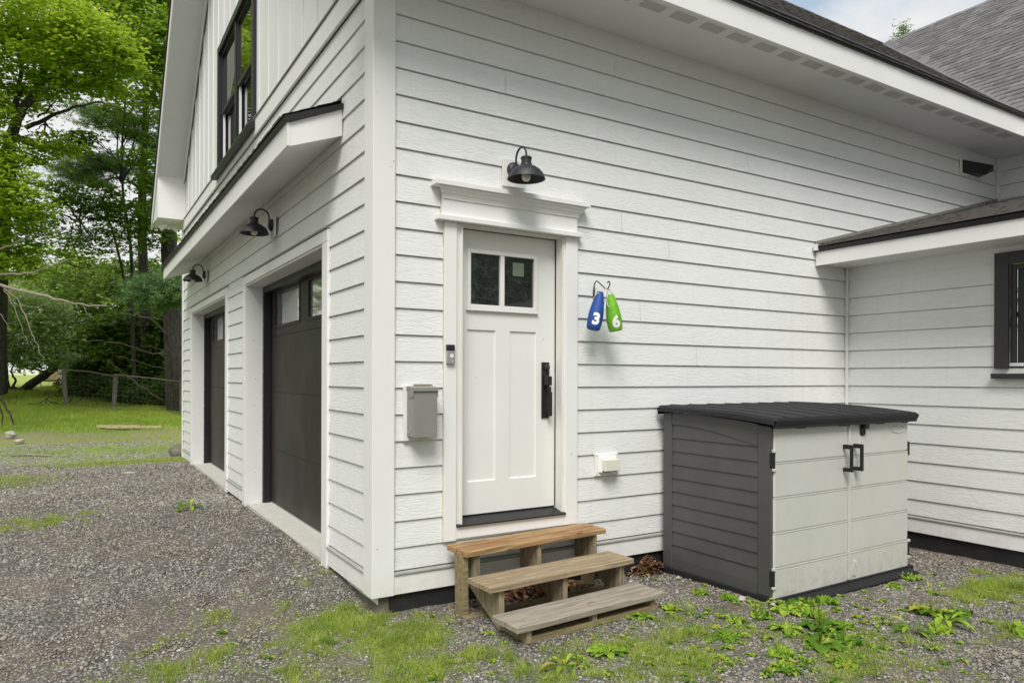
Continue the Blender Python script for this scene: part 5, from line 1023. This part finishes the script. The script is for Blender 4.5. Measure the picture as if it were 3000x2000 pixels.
def needles(puffs, ln, seed, per=60, w=.006):
    r = np.random.default_rng(seed); A = []; 
    for cx, cy, cz, rr, rz, n in puffs:
        nt = n; t = np.array([cx, cy, cz])+r.normal(size=(nt, 3))*np.array([rr, rr, rz])*.55; A.append(t)
    t = np.concatenate(A); nt = len(t); c = np.repeat(t, per, 0)+r.normal(size=(nt*per, 3))*np.array([.07, .07, .035]); n = len(c); d = r.normal(size=(n, 3)); d[:, 2] = d[:, 2]*.6+.35; d /= np.linalg.norm(d, axis=1)[:, None]
    s = np.cross(d, r.normal(size=(n, 3))); s /= np.linalg.norm(s, axis=1)[:, None]; L_ = ln*r.uniform(.6, 1.2, n)[:, None]
    v = np.stack([c-s*w, c+s*w, c+d*L_], 1); return v.reshape(-1, 3), np.array([(0, 1, 2)])+3*np.arange(n)[:, None]
def smooth_path(p, n=4):
    p = [Vector(q) for q in p]; out = []
    for i in range(len(p)-1):
        a = p[max(i-1, 0)]; b = p[i]; c = p[i+1]; d = p[min(i+2, len(p)-1)]
        for k in range(n):
            t_ = k/n; out.append(.5*((2*b)+(c-a)*t_+(2*a-5*b+4*c-d)*t_*t_+(3*b-a-3*c+d)*t_**3))
    return out+[p[-1]]
def limbs(paths, rad, seg=7, jit=.0, seed=1):
    mb = MB(); r = random.Random(seed)
    for p, (r0, r1) in zip(paths, rad):
        q = smooth_path(p); n = len(q); q = [v+Vector((r.gauss(0, jit), r.gauss(0, jit), r.gauss(0, jit))) if 0 < i < n-1 else v for i, v in enumerate(q)]
        mb.tube(q, [r0+(r1-r0)*i/(n-1) for i in range(n)], seg)
    return mb
def puff_limbs(base, puffs, r0=.05, r1=.008, seed=2, every=1):
    """twigs from a limb point to the puffs"""
    r = random.Random(seed); P = []; RAD = []
    for i, p in enumerate(puffs):
        if i % every: continue
        b = min(base, key=lambda q: (Vector(q)-Vector(p[:3])).length); m = (Vector(b)+Vector(p[:3]))/2+Vector((r.gauss(0, .15), r.gauss(0, .15), r.uniform(.05, .35)))
        P.append([b, tuple(m), tuple(Vector(p[:3])+Vector((r.gauss(0, .2), r.gauss(0, .2), 0)))]); RAD.append((r0, r1))
        for _ in range(3):
            e = Vector(p[:3])+Vector((r.gauss(0, p[3]*.5), r.gauss(0, p[3]*.5), r.gauss(0, p[4]*.5))); P.append([tuple(m), tuple((m+e)/2+Vector((0, 0, .08))), tuple(e)]); RAD.append((r0*.5, r1*.7))
    return P, RAD
def tree(name, label, cat, loc, paths, rad, leaves, leafmat, bark=m_bark, group=None, jit=.02, seed=1):
    t = thing(name, label, cat, loc, group=group)
    obj('trunk', limbs(paths, rad, jit=jit, seed=seed), bark, t, smooth=True)
    if leaves is not None: fast('crown', leaves[0], leaves[1], leafmat, t)
    return t
def more(puffs, k): return [(a, b, c, d, e, int(n*k)) for a, b, c, d, e, n in puffs]
# maple, bright leaves, limbs seen against the sky
P, Q_ = puff_limbs([q for l in maple_limbs for q in l], MAPLE, .05, .008)
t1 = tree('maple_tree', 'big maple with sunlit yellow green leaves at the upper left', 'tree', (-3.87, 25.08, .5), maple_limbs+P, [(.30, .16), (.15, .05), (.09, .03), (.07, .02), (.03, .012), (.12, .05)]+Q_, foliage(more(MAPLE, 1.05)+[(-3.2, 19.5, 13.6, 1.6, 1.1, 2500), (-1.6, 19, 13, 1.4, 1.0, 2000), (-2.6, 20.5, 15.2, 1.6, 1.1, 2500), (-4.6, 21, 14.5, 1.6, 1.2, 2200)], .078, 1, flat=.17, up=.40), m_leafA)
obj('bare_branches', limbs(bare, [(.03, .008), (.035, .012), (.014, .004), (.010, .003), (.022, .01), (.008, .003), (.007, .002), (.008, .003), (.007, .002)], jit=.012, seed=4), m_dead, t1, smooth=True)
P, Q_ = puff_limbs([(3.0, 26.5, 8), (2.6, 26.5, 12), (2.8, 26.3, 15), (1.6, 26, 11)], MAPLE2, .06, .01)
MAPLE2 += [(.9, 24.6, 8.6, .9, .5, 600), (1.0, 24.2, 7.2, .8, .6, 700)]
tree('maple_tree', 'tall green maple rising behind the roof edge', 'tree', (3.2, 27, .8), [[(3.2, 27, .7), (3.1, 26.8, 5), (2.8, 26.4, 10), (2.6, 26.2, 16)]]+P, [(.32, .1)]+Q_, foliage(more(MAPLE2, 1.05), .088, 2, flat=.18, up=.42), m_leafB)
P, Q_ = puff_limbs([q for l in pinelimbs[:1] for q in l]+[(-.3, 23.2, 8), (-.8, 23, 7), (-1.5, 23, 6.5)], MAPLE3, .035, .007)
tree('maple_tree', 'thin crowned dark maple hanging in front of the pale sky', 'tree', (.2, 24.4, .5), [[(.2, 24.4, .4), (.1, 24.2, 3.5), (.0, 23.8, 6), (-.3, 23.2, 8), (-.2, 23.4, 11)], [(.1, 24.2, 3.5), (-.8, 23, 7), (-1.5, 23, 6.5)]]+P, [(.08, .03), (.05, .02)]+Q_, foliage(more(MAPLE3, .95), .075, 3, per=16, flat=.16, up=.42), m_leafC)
t = tree('pine_tree', 'tall pine with sparse dark needles behind the maples', 'tree', (.79, 25.74, .6), pinelimbs, [(.24, .08)]+[(.055, .012)]*8, None, None)
v, f = needles(more(PINE, .6), .17, 5, 22, .010); fast('crown', v, f, m_pine, t)
t = tree('pine_tree', 'thick dark pine trunk with dead side branches beside the garage', 'tree', (1.3, 21.9, .2), pine2[:1], [(.36, .20)], None, None)
obj('dead_limbs', limbs(pine2[1:], [(.04, .015), (.035, .014), (.02, .006), (.025, .01), (.02, .006), (.018, .006), (.03, .008)], jit=.02, seed=8), m_dead2, t, smooth=True)
v, f = needles(more(BOUGH, .26), .15, 6, 24, .010); fast('bough', v, f, m_pine, t)
# apple tree with a trunk lying on the grass
P, Q_ = puff_limbs([q for l in apple_l for q in l], APPLE, .03, .006)
tree('apple_tree', 'low apple tree with a trunk leaning along the grass', 'tree', (-3.38, 27.72, .75), apple_l+P, [(.20, .13), (.10, .10), (.05, .02), (.12, .05), (.05, .02)]+Q_, foliage(more(APPLE, .75), .088, 7, per=16, flat=.5), m_apple)
# dark trees behind the fence
UNDER[0] = UNDER[0][:5]+(1200,); UNDER[1] = UNDER[1][:5]+(2600,)
UNDER += [(-.9, 27.5, 1.6, .8, .6, 1800), (-.2, 26.6, 2.0, .9, .7, 2400), (.6, 26.2, 1.7, .9, .8, 2400), (.3, 27.5, 3.2, 1.1, .8, 2400), (-.6, 28.3, 3.2, .9, .7, 1600), (1.3, 25.6, 3.0, .7, .9, 1600)]
und = [UNDER[0:3], UNDER[3:6], UNDER[6:9], UNDER[9:]]
labs = ['dense dark tree behind the left part of the wire fence', 'dark leafy tree filling the gap between pine and apple tree', 'low dark tree close behind the wire fence', 'shadowy tree at the back of the fence corner']
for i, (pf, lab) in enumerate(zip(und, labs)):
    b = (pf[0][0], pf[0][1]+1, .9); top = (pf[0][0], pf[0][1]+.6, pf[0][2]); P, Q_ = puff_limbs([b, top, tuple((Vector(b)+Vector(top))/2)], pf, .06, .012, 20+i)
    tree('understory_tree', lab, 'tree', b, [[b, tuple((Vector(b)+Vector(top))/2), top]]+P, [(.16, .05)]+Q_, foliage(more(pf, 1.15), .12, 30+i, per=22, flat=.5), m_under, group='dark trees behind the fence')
# the wood closing the view: it reads as one mass
fv = []; 
sh = [(x_, y_, z_, r_, q_, n_) for x_, y_, z_, r_, q_, n_ in FAR]
# continue it left and right of the picture and behind the camera
for k in range(30):
    a = R(95+k*6); cx = -1.67+34*math.sin(a); cy = -4.4+34*math.cos(a)
    for z_ in (2.5, 6.5, 10): sh.append((cx, cy, z_, 3.2, 2.6, 300))
for k in range(26):
    a = -1.25+k*.1; d_ = 62; cx = -1.67+d_*math.sin(a)*1.0; cy = -4.4+d_*math.cos(a)
    if -7 < cx < 4: continue
    for z_ in (3, 7.5, 12): sh.append((cx, cy, z_+1.5, 3.8, 2.8, 1500 if cx < 0 else 500))
v, f = foliage(sh, .26, 50, per=22, flat=.6); kind(fast('distant_wood', v, f, m_far), 'stuff')
# shrubs behind the fence
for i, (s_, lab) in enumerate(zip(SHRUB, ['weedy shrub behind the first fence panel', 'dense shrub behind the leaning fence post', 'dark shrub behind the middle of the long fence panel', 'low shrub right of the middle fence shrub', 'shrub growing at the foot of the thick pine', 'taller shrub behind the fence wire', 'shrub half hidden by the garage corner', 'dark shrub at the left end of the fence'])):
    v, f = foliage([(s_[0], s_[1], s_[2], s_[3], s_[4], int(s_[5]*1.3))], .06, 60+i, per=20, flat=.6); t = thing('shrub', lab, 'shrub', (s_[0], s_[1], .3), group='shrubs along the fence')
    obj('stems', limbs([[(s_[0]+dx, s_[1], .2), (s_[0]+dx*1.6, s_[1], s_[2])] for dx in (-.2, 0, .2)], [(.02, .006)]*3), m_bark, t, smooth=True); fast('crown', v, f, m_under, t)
# trees outside the frame that the window panes mirror
def simple_tree(x, y, h, r, label, mat, seed, size=.13, n=900):
    rr = random.Random(seed); z0 = float(gz(x, y)); pf = [(x+rr.gauss(0, r*.45), y+rr.gauss(0, r*.45), z0+h*(.35+.6*rr.random()), r*.42, h*.11, n) for _ in range(16)]
    b = [(x, y, z0), (x, y, z0+h*.4), (x, y, z0+h*.8)]; P, Q_ = puff_limbs(b, pf, .07, .015, seed); return tree('maple_tree', label, 'tree', (x, y, z0), [b]+P, [(.3, .08)]+Q_, foliage(pf, size, seed, per=26), mat)
simple_tree(-11, 13, 13, 4.2, 'bright maple left of the drive mirrored in the gable window', m_leafA, 71)
simple_tree(-9.5, 22, 15, 4.6, 'tall maple further left of the drive', m_leafA, 72)
simple_tree(12, -20, 13, 4.5, 'broad tree across the yard mirrored in the door glass', m_leafC, 73)
simple_tree(2.5, -21, 12, 4.5, 'second broad tree across the yard', m_leafC, 74)
# conifer tip above the wing roof
t = thing('conifer_tree', 'green conifer tip showing above the grey wing roof', 'tree', (20.1, 8.0, .1)); r_ = random.Random(3); pf = []
for k in range(26):
    z_ = 2+k*.385; w_ = .2+(12-z_)*.16; pf.append((20.1+r_.gauss(0, w_*.2), 8.0+r_.gauss(0, w_*.2), z_, w_*.75, .30, 160))
pf += [(20.12, 8.0, 12.15, .12, .25, 160), (20.0, 8, 11.9, .2, .25, 220), (19.8, 8.0, 11.75, .12, .2, 50), (20.05, 8, 11.6, .3, .25, 110)]
v, f = foliage(pf, .07, 80, per=14, asp=.22, flat=.8); fast('crown', v, f, M_foliage('conifer_green', (.10, .17, .04), (.15, .23, .05), (.22, .30, .08), .4), t); obj('trunk', MB().tube([(20.1, 8, -.2), (20.1, 8, 6), (20.1, 8, 12.2)], [.18, .1, .01], 8), m_bark, t, smooth=True)

# ---------------------------------------------------------------- wire fence
FP = [(-1.88, 23.86), (-.56, 22.46), (1.29, 20.74)]
fe = thing('wire_fence', 'old wooden post and rail fence with wire at the back of the lawn', 'fence', (-.56, 22.46, .3))
m_fw = M_plain('grey_fence_wood', (.17, .15, .12), .85, var=.35, vs=12)
def fz(x, y): return float(gz(x, y))
hs = [1.30, 1.22, 1.2]
for i, ((x_, y_), h_) in enumerate(zip(FP, hs)):
    b = MB(); z_ = fz(x_, y_); lean = (-.10 if i == 0 else .06 if i == 1 else 0); b.add([(x_-.06+dx*1, y_-.06+dy, z_-.1) for dx, dy in ((0, 0), (.13, 0), (.13, .12), (0, .12))]+[(x_-.06+dx+lean, y_-.06+dy, z_+h_) for dx, dy in ((0, 0), (.13, 0), (.13, .12), (0, .12))], [(0, 3, 2, 1), (4, 5, 6, 7), (0, 1, 5, 4), (1, 2, 6, 5), (2, 3, 7, 6), (3, 0, 4, 7)]); obj('post', b, m_fw, fe, bevel=.01)
for i in (0, 1):
    (xa, ya), (xb, yb) = FP[i], FP[i+1]; za, zb = fz(xa, ya), fz(xb, yb)
    for hh_, r_ in ((hs[i]-.03, .022), (.12, .025)):
        obj('rail', MB().tube([(xa, ya-.07, za+hh_), ((xa+xb)/2, (ya+yb)/2-.07, (za+zb)/2+hh_-.02), (xb, yb-.07, zb+hs[i+1]-.08 if hh_ > 1 else zb+.10)], r_, 6), m_fw, fe)
    wm = MB(); L_ = math.hypot(xb-xa, yb-ya)
    for k in range(1, int(L_/.18)): q = k*.18/L_; x_ = xa+(xb-xa)*q; y_ = ya+(yb-ya)*q-.05; z_ = za+(zb-za)*q; wm.tube([(x_, y_, z_+.12), (x_, y_, z_+1.17)], .0009, 3)
    for k in range(1, 8): wm.tube([(xa, ya-.05, za+.12+.14*k), (xb, yb-.05, zb+.12+.13*k)], .0009, 3)
    obj('wire_mesh', wm, m_gal, fe)

# ---------------------------------------------------------------- things on the lawn
def onl(x, y, dz=0): return float(gz(x, y))+dz
m_pl = M_wood('pale_plank_wood', (.62, .50, .32), (.42, .31, .18), (.52, .40, .25), .5)
t = thing('wooden_planks', 'pale split planks lying in the grass before the fence', 'planks', (-.6, 16.1, onl(-.6, 16.1)))
for (x0, y0, x1, y1, w, h) in ((-1.14, 16.45, -.25, 15.95, .15, .05), (-.75, 16.1, .22, 15.5, .10, .04), (-.95, 16.15, -.15, 15.75, .09, .03)):
    d = Vector((x1-x0, y1-y0, 0)).normalized(); s = Vector((-d.y, d.x, 0))*w/2; a = Vector((x0, y0, onl(x0, y0, .05))); b = Vector((x1, y1, onl(x1, y1, .06)))
    q = [a-s, b-s*.6, b+s, a+s*.5]; obj('plank', MB().add([tuple(p) for p in q]+[tuple(p+Vector((0, 0, h))) for p in q], [(0, 3, 2, 1), (4, 5, 6, 7), (0, 1, 5, 4), (1, 2, 6, 5), (2, 3, 7, 6), (3, 0, 4, 7)]), m_pl, t)
tag(obj('stick', MB().tube([(-2.65, 11.35, onl(-2.65, 11.35, .02)), (-2.35, 11.25, onl(-2.35, 11.25, .03)), (-2.02, 11.0, onl(-2.0, 11.0, .02))], [.018, .02, .014], 6), m_dead, smooth=True), 'grey stick lying on the grass strip across the drive', 'stick')
tag(obj('fallen_branch', limbs([[(-3.45, 18.3, onl(-3.4, 18.3, 1.0)), (-3.2, 17.9, onl(-3.2, 18, .6)), (-2.95, 17.4, onl(-2.95, 17.5, .05))], [(-3.4, 18.0, onl(-3.4, 18, .8)), (-3.25, 17.8, onl(-3.25, 17.8, .4)), (-3.2, 17.5, onl(-3.2, 17.5, .03))]], [(.03, .02), (.02, .015)], jit=.02), m_bark, smooth=True), 'dark broken branches standing in the grass at the left edge', 'branch')
# brush heap beside the leaning post
bp = []; r_ = random.Random(9)
for k in range(16): a = (r_.gauss(-2.15, .28), r_.gauss(24.2, .2), onl(-2.15, 24.2, .05)); b = (a[0]+r_.gauss(0, .35), a[1]+r_.gauss(0, .3), a[2]+r_.uniform(.05, .45)); bp.append([a, b])
tag(obj('brush_heap', limbs(bp, [(.018, .008)]*16), m_bark, smooth=True), 'heap of cut branches beside the leaning fence post', 'brush heap')
m_yel = M_plain('yellow_webbing', (.42, .34, .16), .6); t = thing('lawn_chair', 'low lawn chair with white tubes and yellow webbing behind the fence post', 'chair', (-2.45, 29.2, onl(-2.45, 29.2)))
z_ = onl(-2.45, 29.2); fr = MB()
for dx in (-.28, .28): fr.tube([(-2.45+dx*1.3, 29.0, z_), (-2.45+dx*1.2, 29.1, z_+.42), (-2.45+dx*1.2, 29.6, z_+.42), (-2.45+dx*1.3, 29.7, z_)], .018, 6); fr.tube([(-2.45+dx*1.2, 29.5, z_+.3), (-2.45+dx*1.2, 29.75, z_+.80)], .016, 6)
fr.tube([(-2.8, 29.75, z_+.80), (-2.1, 29.75, z_+.80)], .016, 6); obj('frame', fr, m_wplas, t, smooth=True); obj('seat', MB().box(-2.70, -2.2, 29.1, 29.55, z_+.40, z_+.43), m_yel, t); obj('backrest', MB().add([(-2.75, 29.55, z_+.35), (-2.15, 29.55, z_+.35), (-2.15, 29.74, z_+.78), (-2.75, 29.74, z_+.78)], [(0, 1, 2, 3)]), m_yel, t)
# white building across the far lawn
t = thing('distant_building', 'low white building across the far lawn seen under the apple tree', 'building', (-5.0, 58, 1.4))
obj('wall', MB().box(-6.4, -3.4, 57, 60, 1.9, 3.6).box(-6.4, -3.0, 56.9, 60.1, 1.4, 1.9), m_wplas, t); obj('roof', MB().prism([(-6.7, 3.601), (-3.1, 3.601), (-4.9, 4.5)], 'y', 56.7, 60.3), m_grey, t); obj('window', MB().box(-5.6, -4.9, 56.97, 57.02, 2.4, 3.1), m_winglass, t)
